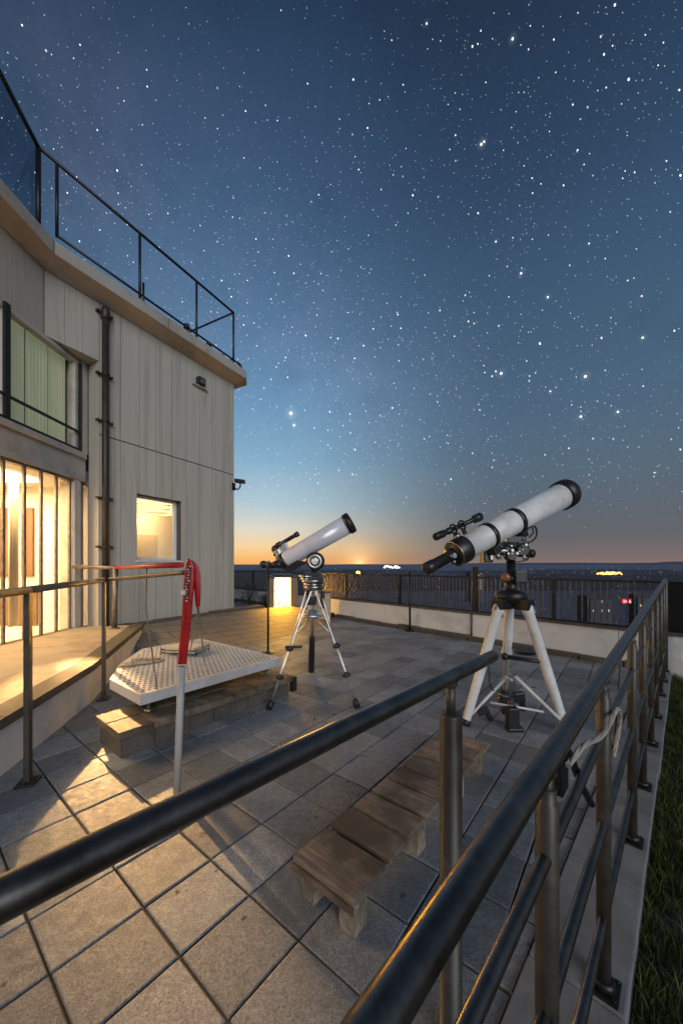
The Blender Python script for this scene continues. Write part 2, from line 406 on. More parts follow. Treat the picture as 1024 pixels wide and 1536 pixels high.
# ------------------------------------------------------------------ floor
def clip_poly(poly, p, n):
    out = []
    for i in range(len(poly)):
        a, b = poly[i], poly[(i+1)%len(poly)]
        da, db = (a-p).dot(n), (b-p).dot(n)
        if da >= 0: out.append(a)
        if (da >= 0) != (db >= 0): out.append(a+(b-a)*(da/(da-db)))
    return out
def terrace():
    bm = NB(); org = V((-.839,1.526,0)); T1, T2 = .316, .305; g = .004
    planes = [(rline(1, off=-.225), -RN), (wpt(0, .14), WN), (V((-7,0,0)), EX)]
    for i in range(-14, 44):
        for j in range(-22, 34):
            c = org+U1*((i+.5)*T1)+U2*((j+.5)*T2)
            if c.y < -2.5 or c.x < -6 or c.y > 19: continue
            hz = random.gauss(0,.0012); t1, t2 = random.gauss(0,.004), random.gauss(0,.004)
            gg = g+random.uniform(-.001,.003)
            q = [org+U1*(i*T1+gg)+U2*(j*T2+gg), org+U1*((i+1)*T1-gg)+U2*(j*T2+gg), org+U1*((i+1)*T1-gg)+U2*((j+1)*T2-gg), org+U1*(i*T1+gg)+U2*((j+1)*T2-gg)]
            for p, n in planes:
                if q: q = clip_poly(q, p, n)
            if len(q) < 3: continue
            cc = sum(q, V((0,0,0)))/len(q)
            zz = lambda p: hz+(p-cc).dot(U1)*t1+(p-cc).dot(U2)*t2
            ins = .0045
            top = []
            for p in q:
                dr = cc-p; L = dr.length
                top.append(p+dr*(ins*1.4/L) if L > .02 else p)
            vt = [bm.verts.new((p.x,p.y,zz(p))) for p in top]
            vm = [bm.verts.new((p.x,p.y,zz(p)-.004)) for p in q]
            vb = [bm.verts.new((p.x,p.y,-.03)) for p in q]
            bm.faces.new(vt); n = len(q)
            for k in range(n):
                bm.faces.new((vm[k],vm[(k+1)%n],vt[(k+1)%n],vt[k])); bm.faces.new((vb[k],vb[(k+1)%n],vm[(k+1)%n],vm[k]))
    o = part('terrace_floor', bm, M['paving']); tag(o, kind='structure'); add_tint(o, lo=.68, hi=1.28)
    bm = NB()
    poly = [V((-7,-2.6,0)), rline(-1.6,off=-.2)+V((0,0,0)), rline(4.9,off=-.2), wpt(7.0,.1), wpt(-9,.1), V((-7,17,0))]
    poly = [V((p.x,p.y,0)) for p in poly]
    f = bm.faces.new([bm.verts.new((p.x,p.y,-.010)) for p in poly])
    o = part('terrace_ground', bm, M['grout']); tag(o, kind='structure')
terrace()
def kerb():
    bm = NB(); d = -1.0
    L = .62
    ss = -1.9
    o = rline(.308)
    while ss < 6.25:
        e = min(ss+L, 6.3)
        obox(bm, o, RD, RN, EZ, ss+.003, e-.003, -.215+random.uniform(-.003,.003), .066+random.uniform(-.004,.004), -.2, .018+random.uniform(-.003,.003), .007)
        ss += L
    k = part('kerb', bm, M['kerb']); tag(k, kind='structure')
kerb()

# ------------------------------------------------------------------ lawn beside the kerb
def lawn():
    bm = NB(); n = 26
    pts = []
    for i in range(n+1):
        row = []
        for j in range(13):
            s = -2.5+i*.36; q = .068+(j/12)**1.6*9
            p = rline(.308)+RD*s+RN*q
            z = -.07-.06*q+mnoise.noise(p*1.7)*.02
            row.append(bm.verts.new((p.x,p.y,z)))
        pts.append(row)
    for i in range(n):
        for j in range(12):
            bm.faces.new((pts[i][j],pts[i+1][j],pts[i+1][j+1],pts[i][j+1]))
    g = part('lawn', bm, M['soil_and_shade']); tag(g, kind='structure')
    m = bpy.data.materials.new('grass_blade'); t = NT(m); v = t.coords()
    at_ = t.n('ShaderNodeAttribute'); at_.attribute_name = 'tint'
    c = t.mix(t.noise(v, 6, 4, .6), (.014,.028,.006), (.075,.095,.022))
    c = t.mix(1., c, at_.outputs['Color'], 'MULTIPLY')
    t.finish(c, .6, 0, spec=.3)
    vs, fs, tn = [], [], []
    R = random.Random(3)
    for k in range(42000):
        s = R.uniform(-.6, 6.6); q = .075+R.random()**1.7*2.6
        p = rline(.308)+RD*s+RN*q
        cl = mnoise.noise(p*5)
        if cl < -.28 and R.random() < .75: continue
        z = -.075-.06*q
        h = R.uniform(.035,.085)*(1+.6*cl); a = R.uniform(0,6.283); w = R.uniform(.0016,.0034)
        lean = R.uniform(.1,.8)*h; la = R.uniform(0,6.283)
        dx, dy = math.cos(a)*w, math.sin(a)*w; lx, ly = math.cos(la)*lean, math.sin(la)*lean
        b = len(vs)
        vs += [(p.x-dx,p.y-dy,z),(p.x+dx,p.y+dy,z),(p.x+dx*.7+lx*.4,p.y+dy*.7+ly*.4,z+h*.6),(p.x-dx*.7+lx*.4,p.y-dy*.7+ly*.4,z+h*.6),(p.x+lx,p.y+ly,z+h)]
        fs += [(b,b+1,b+2,b+3),(b+3,b+2,b+4)]
        kk = R.uniform(.5,1.5); dry = R.random() < .12
        tn.append((kk*(1.7 if dry else 1), kk*(1.25 if dry else 1), kk*.8, 1))
    me = bpy.data.meshes.new('grass'); me.from_pydata(vs, [], fs); me.materials.append(m)
    ca = me.color_attributes.new('tint','FLOAT_COLOR','POINT')
    for i in range(len(vs)): ca.data[i].color = tn[i//5]
    o = bpy.data.objects.new('grass', me); COL.objects.link(o); tag(o, 'dark short grass growing along the outside of the granite kerb', 'grass', kind='stuff')
lawn()

# ------------------------------------------------------------------ valley, hills
def land():
    bm = NB()
    R = 25000; n = 64
    c = bm.verts.new((0,0,-70)); ring = [bm.verts.new((math.cos(2*math.pi*i/n)*R, math.sin(2*math.pi*i/n)*R, -70)) for i in range(n)]
    for i in range(n): bm.faces.new((c, ring[i], ring[(i+1)%n]))
    o = part('ground', bm, M['land']); tag(o, kind='structure')
    def ridge(name, mat, Y, xa, xb, fn, depth, zlo=-75):
        bm = NB(); n = 90; rows = []
        for i in range(n+1):
            px = xa+(xb-xa)*i/n
            h = (848-fn(px))/F*Y+CAMH
            X = (px-512)/F*Y
            prof = []
            for k, (dy, hh) in enumerate(((-depth,0),(-depth*.55,.55),(-depth*.2,.9),(0,1.),(depth*.4,.75),(depth,0))):
                z = zlo+(h-zlo)*hh+(mnoise.noise(V((X*.004,k*3.1,dy*.002)))*(h-zlo)*.07 if 0 < hh < 1 else 0)
                prof.append(bm.verts.new((X*(1+dy/Y), Y+dy, z)))
            rows.append(prof)
        for i in range(n):
            for k in range(5):
                f = bm.faces.new((rows[i][k],rows[i+1][k],rows[i+1][k+1],rows[i][k+1])); f.smooth = True
        o = part(name, bm, mat); tag(o, kind='structure')
    sm = lambda a,b,x: max(0,min(1,(x-a)/(b-a)))**2*(3-2*max(0,min(1,(x-a)/(b-a))))
    nz = lambda x,k: mnoise.noise(V((x*k,3.3,0)))
    ridge('hills', M['hillmat'], 9000, -500, 1700, lambda x: 846.5-2.2*sm(560,760,x)+.8*nz(x,.02), 2500)
    ridge('far_hill', M['hillmat'], 6500, 880, 1900, lambda x: 851-8.5*sm(900,1010,x)+.8*nz(x,.03), 1500)
    rr = random.Random(4)
    for nm, Y, base_, amp, fr, mt in (('wooded_rise',5200,851.5,1.6,.035,'hillmat'),('wooded_rise',3300,855,2.2,.03,'hilldark'),('wooded_rise',1900,861,2.6,.05,'hilldark'),('wooded_rise',1100,869,4.0,.04,'hilldark')):
        ph = rr.uniform(0,50)
        ridge(nm, M[mt], Y, -500, 1700, lambda x: base_+amp*nz(x+ph*37,fr)+amp*.5*nz(x*2.7+ph,fr*4)+amp*.25*nz(x,fr*22), Y*.10)
    ridge('near_hill', M['hilldark'], 2600, 840, 1800, lambda x: 864-6*sm(900,1000,x)+1.2*nz(x,.05), 500)
land()

# ------------------------------------------------------------------ building
ROOFZ = 6.0
def rects_minus(x0,x1,z0,z1, h):
    a0,a1,b0,b1 = h
    if a1 <= x0 or a0 >= x1 or b1 <= z0 or b0 >= z1: return [(x0,x1,z0,z1)]
    out = []
    if a0 > x0: out.append((x0,a0,z0,z1))
    if a1 < x1: out.append((a1,x1,z0,z1))
    xa, xb = max(x0,a0), min(x1,a1)
    if b0 > z0: out.append((xa,xb,z0,b0))
    if b1 < z1: out.append((xa,xb,b1,z1))
    return out
def building():
    B = thing('building', 'cream panelled two storey building with brightly lit glass front and flat roof', 'building', (-4.2,6.25,0))
    LX = -4.5
    TK = -.80                                    # where the upper front meets the side facing the viewer
    K = bpt(TK)
    hole = (.67,1.66,1.55,2.82)
    # backing wall with the window opening
    bm = NB()
    for x0,x1,z0,z1 in rects_minus(0,3.2,.30,ROOFZ, hole):
        obox(bm, BA, BD, BN, EZ, x0, x1, -.30, -.018, z0, z1)
    obox(bm, BA, BD, BN, EZ, TK, -.001, -.30, -.018, 5.03, ROOFZ)
    obox(bm, BA, BD, BN, EZ, 2.9, 3.198, -7, -.301, -.02, ROOFZ)          # far end wall
    part('wall_core', bm, M['panel_gap'], B)
    bm = NB(); gap = .006
    edges = [0,.36,.72,1.06,1.42,1.78,2.13,2.48,2.84,3.203]
    for a, b in zip(edges[:-1], edges[1:]):
        for z0, z1 in ((.30,3.715),(3.735,ROOFZ)):
            for r in rects_minus(a+gap, b-gap, z0, z1, hole):
                obox(bm, BA, BD, BN, EZ, r[0], r[1], -.017, random.uniform(0,.003), r[2], r[3])
    obox(bm, BA, BD, BN, EZ, -.016, -.002, -.30, .001, .34, 4.99)
    ue = [TK, -.53, -.27, -.004]
    for a, b in zip(ue[:-1], ue[1:]):
        obox(bm, BA, BD, BN, EZ, a+gap*.5, b-gap*.5, -.017, .002, 5.0, ROOFZ)
    obox(bm, BA, BD, BN, EZ, TK, -.005, -.30, -.019, 5.0, 5.028)
    part('wall', bm, M['panel'], B)
    # side facing the viewer: band, jambs, hood
    bm = NB()
    box(bm, LX-.35, LX, 0.5, 6.33, 2.95, 3.36)
    box(bm, LX-.02, LX+.05, 0.5, 6.30, 3.30, 3.40, .008)                 # sill band
    box(bm, LX-.02, LX+.035, 0.5, 6.28, 2.90, 2.99, .006)
    part('window_band', bm, M['fascia'], B)
    bm = NB()
    box(bm, LX-.20, LX+.01, 6.06, 6.20, .34, 2.90)
    box(bm, LX-.35, LX-.10, 6.205, 6.42, .34, 5.05)
    box(bm, LX-.35, LX-.0, 6.24, 6.40, 3.41, 5.05)
    part('jamb', bm, M['ledge'], B)
    bm = NB()
    Y0 = .5
    ys = [Y0,1.3,2.1,2.9,3.7,4.5,5.0,K.y-.01]
    for a, b in zip(ys[:-1], ys[1:]):
        box(bm, LX-.35, K.x+random.uniform(0,.003), a+.006, b-.006, 5.0, ROOFZ)
    part('upper_wall', bm, M['panel'], B)
    bm = NB(); box(bm, LX-.36, K.x-.03, Y0+.01, K.y-.02, 5.02, ROOFZ-.01); part('upper_wall_core', bm, M['panel_gap'], B)
    # roof slab with a bevelled overhanging edge
    bm = NB()
    ov = .33
    Kf = bpt(TK, ov); Kf = V((K.x+ov*.62, Kf.y, 0))
    outer = [V((K.x+ov*.95,Y0-.1,0)), V((K.x+ov*.9,4.3,0)), bpt(TK-.02,ov), bpt(3.2+ov*.2,ov), bpt(3.2+ov,ov*.35), bpt(3.2+ov,-7.2), V((-12,14,0)), V((-12,Y0-.1,0))]
    inner = [V((K.x+.03,Y0-.1,0)), V((K.x+.03,4.3,0)), bpt(TK,.03), bpt(3.2,.03), bpt(3.22,.0), bpt(3.22,-7.2), V((-12,14,0)), V((-12,Y0-.1,0))]
    rings = []
    for poly, z, k in ((inner,ROOFZ+.001,0),(outer,ROOFZ+.11,0),(outer,ROOFZ+.30,0)):
        rings.append([bm.verts.new((p.x,p.y,z)) for p in poly])
    lipp = [bm.verts.new((p.x*.985+q.x*.015, p.y*.985+q.y*.015, ROOFZ+.315)) for p, q in zip(outer, inner)]
    rings.append(lipp)
    n = len(outer)
    for k in range(len(rings)-1):
        for i in range(n): bm.faces.new((rings[k][i], rings[k][(i+1)%n], rings[k+1][(i+1)%n], rings[k+1][i]))
    bm.faces.new(list(reversed(rings[0]))); bm.faces.new(rings[-1])
    roof = part('roof', bm, M['fascia'], B)
    bm = NB()
    tube(bm, [bpt(-.82,ov+.004,ROOFZ+.115), bpt(-.82,ov+.004,ROOFZ+.30)], .006, 6)
    part('edge_joint', bm, M['panel_gap'], roof); bm = NB()
    tube(bm, [bpt(1.1,ov+.003,ROOFZ+.115), bpt(1.1,ov+.003,ROOFZ+.30)], .004, 6)
    part('edge_joint', bm, M['panel_gap'], roof)
    # glazed front on the ground floor
    G = NB()
    my = [.9,1.5,2.1,2.7,3.0,3.3,3.6,3.9,4.2,4.52,4.84,5.16,5.45,5.74,6.02]
    for y in my: box(G, LX-.066, LX-.03, y-.019, y+.019, .40, 2.86, .004)
    box(G, LX-.10, LX-.002, .6, 6.05, 2.86, 2.945); box(G, LX-.10, LX-.002, .6, 6.05, .34, .40)
    gf = part('glass_front', G, M['leftrail'], B)
    bm = NB(); box(bm, LX-.052, LX-.046, .62, 6.03, .395, 2.865); part('pane', bm, M['glass'], gf)
    # room behind the glass
    bm = NB()
    box(bm, -7.3, -7.2, .5, 6.75, .3, 2.95); box(bm, -7.2, LX-.15, 6.6, 6.75, .3, 2.95)
    box(bm, -7.2, LX-.15, .5, .6, .3, 2.95); box(bm, -7.2, LX-.11, .6, 6.6, 2.88, 2.95); box(bm, -7.2, LX-.101, .6, 6.6, .25, .335)
    rm = part('room', bm, M['room'], B)
    for x0, x1, z0, z1 in ((-6.28,-5.98,1.25,2.5),(-5.83,-5.62,1.25,2.5),(-6.3,-5.55,.36,1.0)):
        bm = NB(); box(bm, x0, x1, 6.55, 6.598, z0, z1, .006); part('room_panel', bm, M['door'], rm)
    bm = NB()
    for k in range(5):
        box(bm, -7.19, -7.12, 1.2+k*1.1, 1.7+k*1.1, .34, 2.4)
    part('room_shelf', bm, M['door'], rm)
    bm = NB(); box(bm, -6.4, -5.0, 2.2, 6.0, 2.83, 2.878, .006); part('ceiling_lamp', bm, emissive('warm_ceiling_lamp', (1.,.72,.38), 5.), rm)
    # curtain strips standing just inside some of the bays
    bm = NB()
    for a, b in ((5.78,5.98),(5.22,5.32),(4.6,4.8),(5.5,5.6)):
        n = 10
        vs = []
        for i in range(n+1):
            y = a+(b-a)*i/n; x = -5.35+.03*math.sin(i*2.4)
            vs.append((bm.verts.new((x,y,.45)), bm.verts.new((x,y,2.8))))
        for i in range(n):
            f = bm.faces.new((vs[i][0],vs[i+1][0],vs[i+1][1],vs[i][1])); f.smooth = True
    cu = part('room_curtain', bm, M['paper'], rm)
    md = cu.modifiers.new('thickness','SOLIDIFY'); md.thickness = .004
    # upper window with greenish blinds
    W = NB()
    wy0, wy1, wz0, wz1 = 3.2, 6.22, 3.42, 4.98
    box(W, LX-.14, LX-.03, wy0, wy1, wz1-.06, wz1); box(W, LX-.14, LX-.03, wy0, wy1, wz0, wz0+.05)
    for y in (wy0+.03, 4.86, wy1-.06): box(W, LX-.14, LX-.028, y-.03, y+.03, wz0+.05, wz1-.06)
    uw = part('window', W, M['ledge'], B)
    bm = NB(); box(bm, LX-.090, LX-.084, wy0, wy1, wz0+.04, wz1-.05); part('pane', bm, M['glass'], uw)
    bm = NB()
    obox(bm, O0, EX, EY, EZ, LX-.02, LX+.015, wy0, wy1, wz0+.30, wz0+.335); obox(bm, O0, EX, EY, EZ, LX-.02, LX+.015, wy0, wy1, wz0+.0, wz0+.03)
    box(bm, LX-.02, LX+.02, wy1-.03, wy1, wz0+.03, wz1-.05); box(bm, LX-.02, LX+.02, 4.80, 4.88, wz0+.03, wz1)
    part('guard_bar', bm, M['black'], uw)
    bm = NB()
    y = wy0+.05; k = 0
    while y < wy1-.08:
        e = min(y+.42, wy1-.08); n = 22
        vs = []
        for i in range(n+1):
            yy = y+(e-y-.008)*i/n; x = LX-.20+.006*math.sin(i*1.9)+(.004 if k%2 else 0)
            vs.append((bm.verts.new((x,yy,wz0)), bm.verts.new((x,yy,wz1))))
        for i in range(n): bm.faces.new((vs[i][0],vs[i+1][0],vs[i+1][1],vs[i][1]))
        y = e; k += 1
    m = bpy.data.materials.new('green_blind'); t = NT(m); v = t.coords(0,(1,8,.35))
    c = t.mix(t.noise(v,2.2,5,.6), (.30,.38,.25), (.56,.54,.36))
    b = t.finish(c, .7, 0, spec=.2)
    t.l(c, b.inputs['Emission Color']); b.inputs['Emission Strength'].default_value = .30  # blind itself emits, in place of room light shining through it
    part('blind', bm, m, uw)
    bm = NB(); box(bm, LX-.34, LX-.23, wy0-.1, wy1+.1, wz0-.02, wz1+.02); part('window_back', bm, M['panel_gap'], uw)
    # small window
    W = NB(); h = hole; d0 = -.16
    obox(W, BA, BD, BN, EZ, h[0], h[0]+.04, d0-.05, d0, h[2], h[3]); obox(W, BA, BD, BN, EZ, h[1]-.07, h[1]-.002, d0-.05, d0, h[2], h[3])
    obox(W, BA, BD, BN, EZ, h[0]+.04, h[1]-.07, d0-.05, d0, h[2], h[2]+.05); obox(W, BA, BD, BN, EZ, h[0]+.04, h[1]-.07, d0-.05, d0, h[3]-.05, h[3])
    sw = part('window', W, M['parapet'], B)
    bm = NB(); obox(bm, BA, BD, BN, EZ, h[0]+.04, h[1]-.07, d0-.028, d0-.022, h[2]+.05, h[3]-.05); part('pane', bm, M['glass'], sw)
    bm = NB()
    obox(bm, BA, BD, BN, EZ, h[0]-.02, h[1]+.02, -.02, .012, h[2]-.03, h[2]-.002, .004)
    obox(bm, BA, BD, BN, EZ, h[0]-.012, h[0]-.001, -.29, .001, h[2], h[3]); obox(bm, BA, BD, BN, EZ, h[1]+.001, h[1]+.012, -.29, .001, h[2], h[3])
    part('reveal', bm, M['parapet'], sw)  # light on the reveals is put in by this whiter paint
    bm = NB()
    obox(bm, BA, BD, BN, EZ, h[0]-.2, h[1]+1.2, -1.3, -1.2, 1.2, 3.2); obox(bm, BA, BD, BN, EZ, h[0]-.3, h[0]-.2, -1.3, -.302, 1.2, 3.2)
    obox(bm, BA, BD, BN, EZ, h[1]+1.2, h[1]+1.3, -1.3, -.302, 1.2, 3.2); obox(bm, BA, BD, BN, EZ, h[0]-.3, h[1]+1.3, -1.3, -.302, 3.2, 3.3)
    obox(bm, BA, BD, BN, EZ, h[0]-.3, h[1]+1.3, -1.3, -.302, 1.1, 1.2)
    part('alcove', bm, M['room'], sw)
    bm = NB(); obox(bm, BA, BD, BN, EZ, h[0]+.55, h[0]+1.25, -1.198, -1.17, 1.21, 2.15, .01); obox(bm, BA, BD, BN, EZ, h[0]-.15, h[0]+.35, -1.198, -.95, 1.60, 1.64); part('alcove_panel', bm, M['paper'], sw)
    bm = NB()
    for k in range(7): obox(bm, BA, BD, BN, EZ, h[0]-.12+.06*k, h[0]-.07+.06*k, -1.17, -1.02, 1.642, 1.84+.05*(k*7%4))
    part('alcove_books', bm, M['door'], sw)
    bm = NB()
    c0 = bpt(1.55,-.75,0)
    for k in range(5):
        torus(bm, c0+EZ*(2.62+.085*k), EZ, .42-.02*abs(k-2), .028, 28, 8)
    part('pendant_lamp', bm, emissive('warm_pendant', (1.,.66,.30), 2.2), sw)
    # downpipe
    bm = NB(); p = bpt(.06,.075,0)
    cyl(bm, p+EZ*.36, p+EZ*5.93, .055, n=18); lathe(bm, p+EZ*5.72, EZ, [(0,.056),(.02,.075),(.16,.075),(.2,.06)], 18)
    dp = part('downpipe', bm, M['pipe'], B)
    for z in (1.75,2.60,3.94,4.75,5.82):
        bm = NB()
        lathe(bm, p+EZ*z, EZ, [(0,.055),(.001,.068),(.04,.068),(.041,.055)], 18, False, False)
        obox(bm, p+EZ*z, BD, BN, EZ, -.13, .13, -.075, -.02, .005, .035)
        for s in (-1,1): sphere(bm, p+EZ*(z+.02)+BD*.12*s-BN*.01, .022, 8)
        part('pipe_bracket', bm, M['pipe'], dp)
    # plinth stones along the foot of the front
    bm = NB(); t0 = -.02
    while t0 < 3.6:
        L = random.uniform(.4,.65)
        obox(bm, BA, BD, BN, EZ, t0, t0+L-.01, -.02, .20+random.uniform(-.02,.02), .20, .375+random.uniform(-.012,.012), .012)
        t0 += L
    part('plinth', bm, M['stone'], B)
building()

def roof_railing():
    z1, z0 = 7.76, 6.37
    base = bpt(1.5,-.05,z0)
    T = thing('roof_railing', 'black steel tube railing running along the flat roof edge of the building', 'railing', base)
    r = .026; off = .06
    P = lambda t, z: bpt(t, off, z)
    ends = P(3.12,z1); corner = P(-.90,z1)
    lp = V((-4.34,4.45,z1+.02)); lp2 = V((-4.05,3.2,z1+.03))
    bm = NB(); tube(bm, [lp2, lp, corner], .03, 10); part('rail', bm, M['black'], T)
    bm = NB(); tube(bm, [corner, ends], .026, 10); part('rail', bm, M['black'], T)
    bm = NB(); tube(bm, [P(-.66,6.62), P(1.2,6.60), P(3.3,6.58)], .022, 10); part('lower_rail', bm, M['black'], T)
    for t, a, b in ((-.90,z0-.02,z1),(-.66,6.60,z1-.01),(.69,z0-.02,z1-.01),(2.0,z0-.02,z1-.01),(3.12,z0+.1,z1-.01)):
        bm = NB(); cyl(bm, P(t,a), P(t,b), .024 if t > -.8 else .034, n=10); part('post', bm, M['black'], T)
    bm = NB(); cyl(bm, P(.76,z0-.02), P(.76,6.86), .022, n=10); part('post', bm, M['black'], T)
    # return along the far end
    back = bpt(3.12,-1.6,z1)
    bm = NB(); tube(bm, [ends, back, bpt(3.12,-2.6,z1)], .022, 10); part('rail', bm, M['black'], T)
    bm = NB(); tube(bm, [P(3.12,6.6), bpt(3.12,-2.6,6.62)], .02, 10); part('lower_rail', bm, M['black'], T)
    bm = NB(); cyl(bm, back, bpt(3.12,-1.6,z0), .022, n=10); part('post', bm, M['black'], T)
    bm = NB(); tube(bm, smoothpath([P(3.25,6.58), P(3.36,6.56), P(3.38,6.48), P(3.38,6.36)], 4), .03, 8); part('rail_end', bm, M['black'], T)
    # smoked guard panel on the near side
    bm = NB()
    a, b = P(-.92,6.40), lp+V((0,0,-1.38)); c, d = lp2+V((0,0,-1.38)), lp2+V((0,0,-.03))
    e, f = lp+V((0,0,-.03)), P(-.92,z1-.03)
    v = [bm.verts.new(q) for q in (a,b,c,d,e,f)]
    bm.faces.new((v[0],v[1],v[4],v[5])); bm.faces.new((v[1],v[2],v[3],v[4]))
    g = part('guard_panel', bm, M['meshglass'], T); md = g.modifiers.new('thickness','SOLIDIFY'); md.thickness = .006
roof_railing()
def roof_bits():
    for k, (t, h) in enumerate(((1.75,.30),(2.35,.22),(2.75,.16))):
        bm = NB(); p = bpt(t,.05,6.355)
        lathe(bm, p, EZ, [(0,.07),(.03,.07),(.04,.045),(h*.7,.045),(h*.72,.07),(h,.05)], 14)
        o = part('roof_vent', bm, M['black'], None, loc=p)
        tag(o, ('tallest black vent stub on the roof edge near the railing middle','middle sized black vent stub beside the end of the roof railing','shortest black vent stub on the roof edge by the corner')[k], 'roof vent', 'vent stubs on the roof edge')
roof_bits()
def wall_things():
    p = bpt(2.12,.004,5.50)
    T = thing('wall_lamp', 'small black unlit lamp box on a bracket high on the panelled wall', 'lamp', p)
    bm = NB(); obox(bm, p, BD, BN, EZ, -.1, .08, .005, .12, 0, .16, .01); part('housing', bm, M['blackpl'], T)
    bm = NB(); obox(bm, p, BD, BN, EZ, -.06, .04, .121, .127, .03, .12); part('lens', bm, M['steel'], T)
    bm = NB(); obox(bm, p, BD, BN, EZ, -.2, .2, .003, .06, -.045, -.012, .004); part('shelf', bm, M['fascia'], T)
    p = bpt(3.17,.0,3.46)
    T = thing('security_camera', 'dark security camera on an arm at the outer corner of the building', 'security camera', p)
    bm = NB(); obox(bm, p, BD, BN, EZ, -.05, .05, .003, .03, -.12, .06); tube(bm, smoothpath([p+BN*.02-EZ*.05, p+BN*.10-EZ*.10+BD*.05, p+BN*.14-EZ*.02+BD*.1, p+BN*.14+EZ*.06+BD*.1],5), .018, 8)
    part('arm', bm, M['black'], T)
    bm = NB(); obox(bm, p+BN*.14+BD*.1+EZ*.11, (BN*.9+BD*.3-EZ*.15).normalized(), (BD*.9-BN*.3).normalized(), EZ, -.14, .12, -.05, .05, -.05, .05, .012); part('housing', bm, M['blackpl'], T)
wall_things()

# ------------------------------------------------------------------ raised ledge along the building
def ledge():
    T = thing('raised_ledge', 'low rendered ledge with stone lip below the lit glass front', 'ledge', (-3.2,4,0))
    front = [V((-1.75,-.2,0)), V((-2.34,2.47,0)), V((-2.64,3.78,0)), V((-3.56,6.42,0)), V((-4.02,6.75,0))]
    poly = front+[V((-4.6,6.75,0)), V((-4.6,-.2,0))]
    bm = NB(); prism(bm, [(p.x,p.y) for p in poly], -.02, .335)
    part('body', bm, M['parapet'], T)
    bm = NB()
    # top slab, with an overhanging dark lip
    def offs(p, k): return V((p.x+k, p.y, 0))
    for i in range(3):
        a, b = front[i], front[i+1]
        d = (b-a).normalized(); n = V((d.y,-d.x,0)); L = (b-a).length
        nseg = max(1, int(L/.8))
        for k in range(nseg):
            s0, s1 = L*k/nseg+.004, L*(k+1)/nseg-.004
            q = [a+d*s0-n*.16, a+d*s0+n*.035, a+d*s1+n*.035, a+d*s1-n*.16]
            hexa(bm, [V((p.x,p.y,.337)) for p in q]+[V((p.x,p.y,.408)) for p in q])
    part('lip', bm, M['stone'], T)
    bm = NB(); inn = [V((p.x,p.y,0)) for p in front[:4]]
    q = [V((-1.92,-.2,0)), V((-2.505,2.45,0)), V((-2.80,3.74,0)), V((-3.70,6.36,0)), V((-4.505,6.36,0)), V((-4.505,-.2,0))]
    prism(bm, [(p.x,p.y) for p in q], .336, .392)
    part('top', bm, surf('tan_ledge_top', (.36,.30,.23), .75, var=.2, vscale=3, fine=90, bumpk=.25, stain=(.2,.15,.1), stainscale=2), T)
ledge()
def ramp():
    # tiled apron rising towards the building
    bm = NB(); N = 16; T0, T1 = .05, 7.2
    offs = [(.205,.33),(.52,.215),(.53,.225),(1.05,.115),(1.7,.03),(2.2,.004)]
    vr = []
    for i in range(N+1):
        t = T0+(T1-T0)*i/N
        fade = 1-.75*max(0,(t-3.4)/3.8)
        vr.append([bm.verts.new(bpt(t, o, z*fade)) for o, z in offs])
    for i in range(N):
        for k in range(len(offs)-1):
            f = bm.faces.new((vr[i][k],vr[i+1][k],vr[i+1][k+1],vr[i][k+1])); f.smooth = k > 2
    foot = [[bm.verts.new((v.co.x,v.co.y,-.02)) for v in row] for row in (vr[0], vr[-1])]
    for row, ft in ((vr[0],foot[0]),(vr[-1],foot[1])):
        for k in range(len(offs)-1): bm.faces.new((row[k],row[k+1],ft[k+1],ft[k]))
    m = bpy.data.materials.new('ramp_slabs'); t = NT(m)
    v = t.coords(A1); sx = t.n('ShaderNodeSeparateXYZ'); t.l(v, sx.inputs[0])
    w = t.coords()
    fy = t.math('ABSOLUTE', t.math('SUBTRACT', t.math('FRACT', t.math('MULTIPLY', sx.outputs[1], 1/.305)), .5))
    row = t.math('FLOOR', t.math('MULTIPLY', sx.outputs[1], 1/.305))
    fx = t.math('ABSOLUTE', t.math('SUBTRACT', t.math('FRACT', t.math('ADD', t.math('MULTIPLY', sx.outputs[0], 1/.62), t.math('MULTIPLY', row, .37))), .5))
    j = t.math('MAXIMUM', t.maprange(fy, .47, .485), t.maprange(fx, .484, .492))
    c = t.mix(t.noise(w, 5, 6, .65), (.15,.12,.09), (.33,.28,.22)); c = t.mix(t.maprange(t.noise(w,150,3,.7),.3,.7,0,.5), c, (.12,.1,.08))
    c = t.mix(j, c, (.03,.026,.022))
    t.finish(c, .7, 0, t.bump(t.math('SUBTRACT', t.math('MULTIPLY', t.noise(w,60,4,.7), .3), j), .6, .006))
    o = part('terrace_ramp', bm, m); tag(o, kind='structure')
ramp()

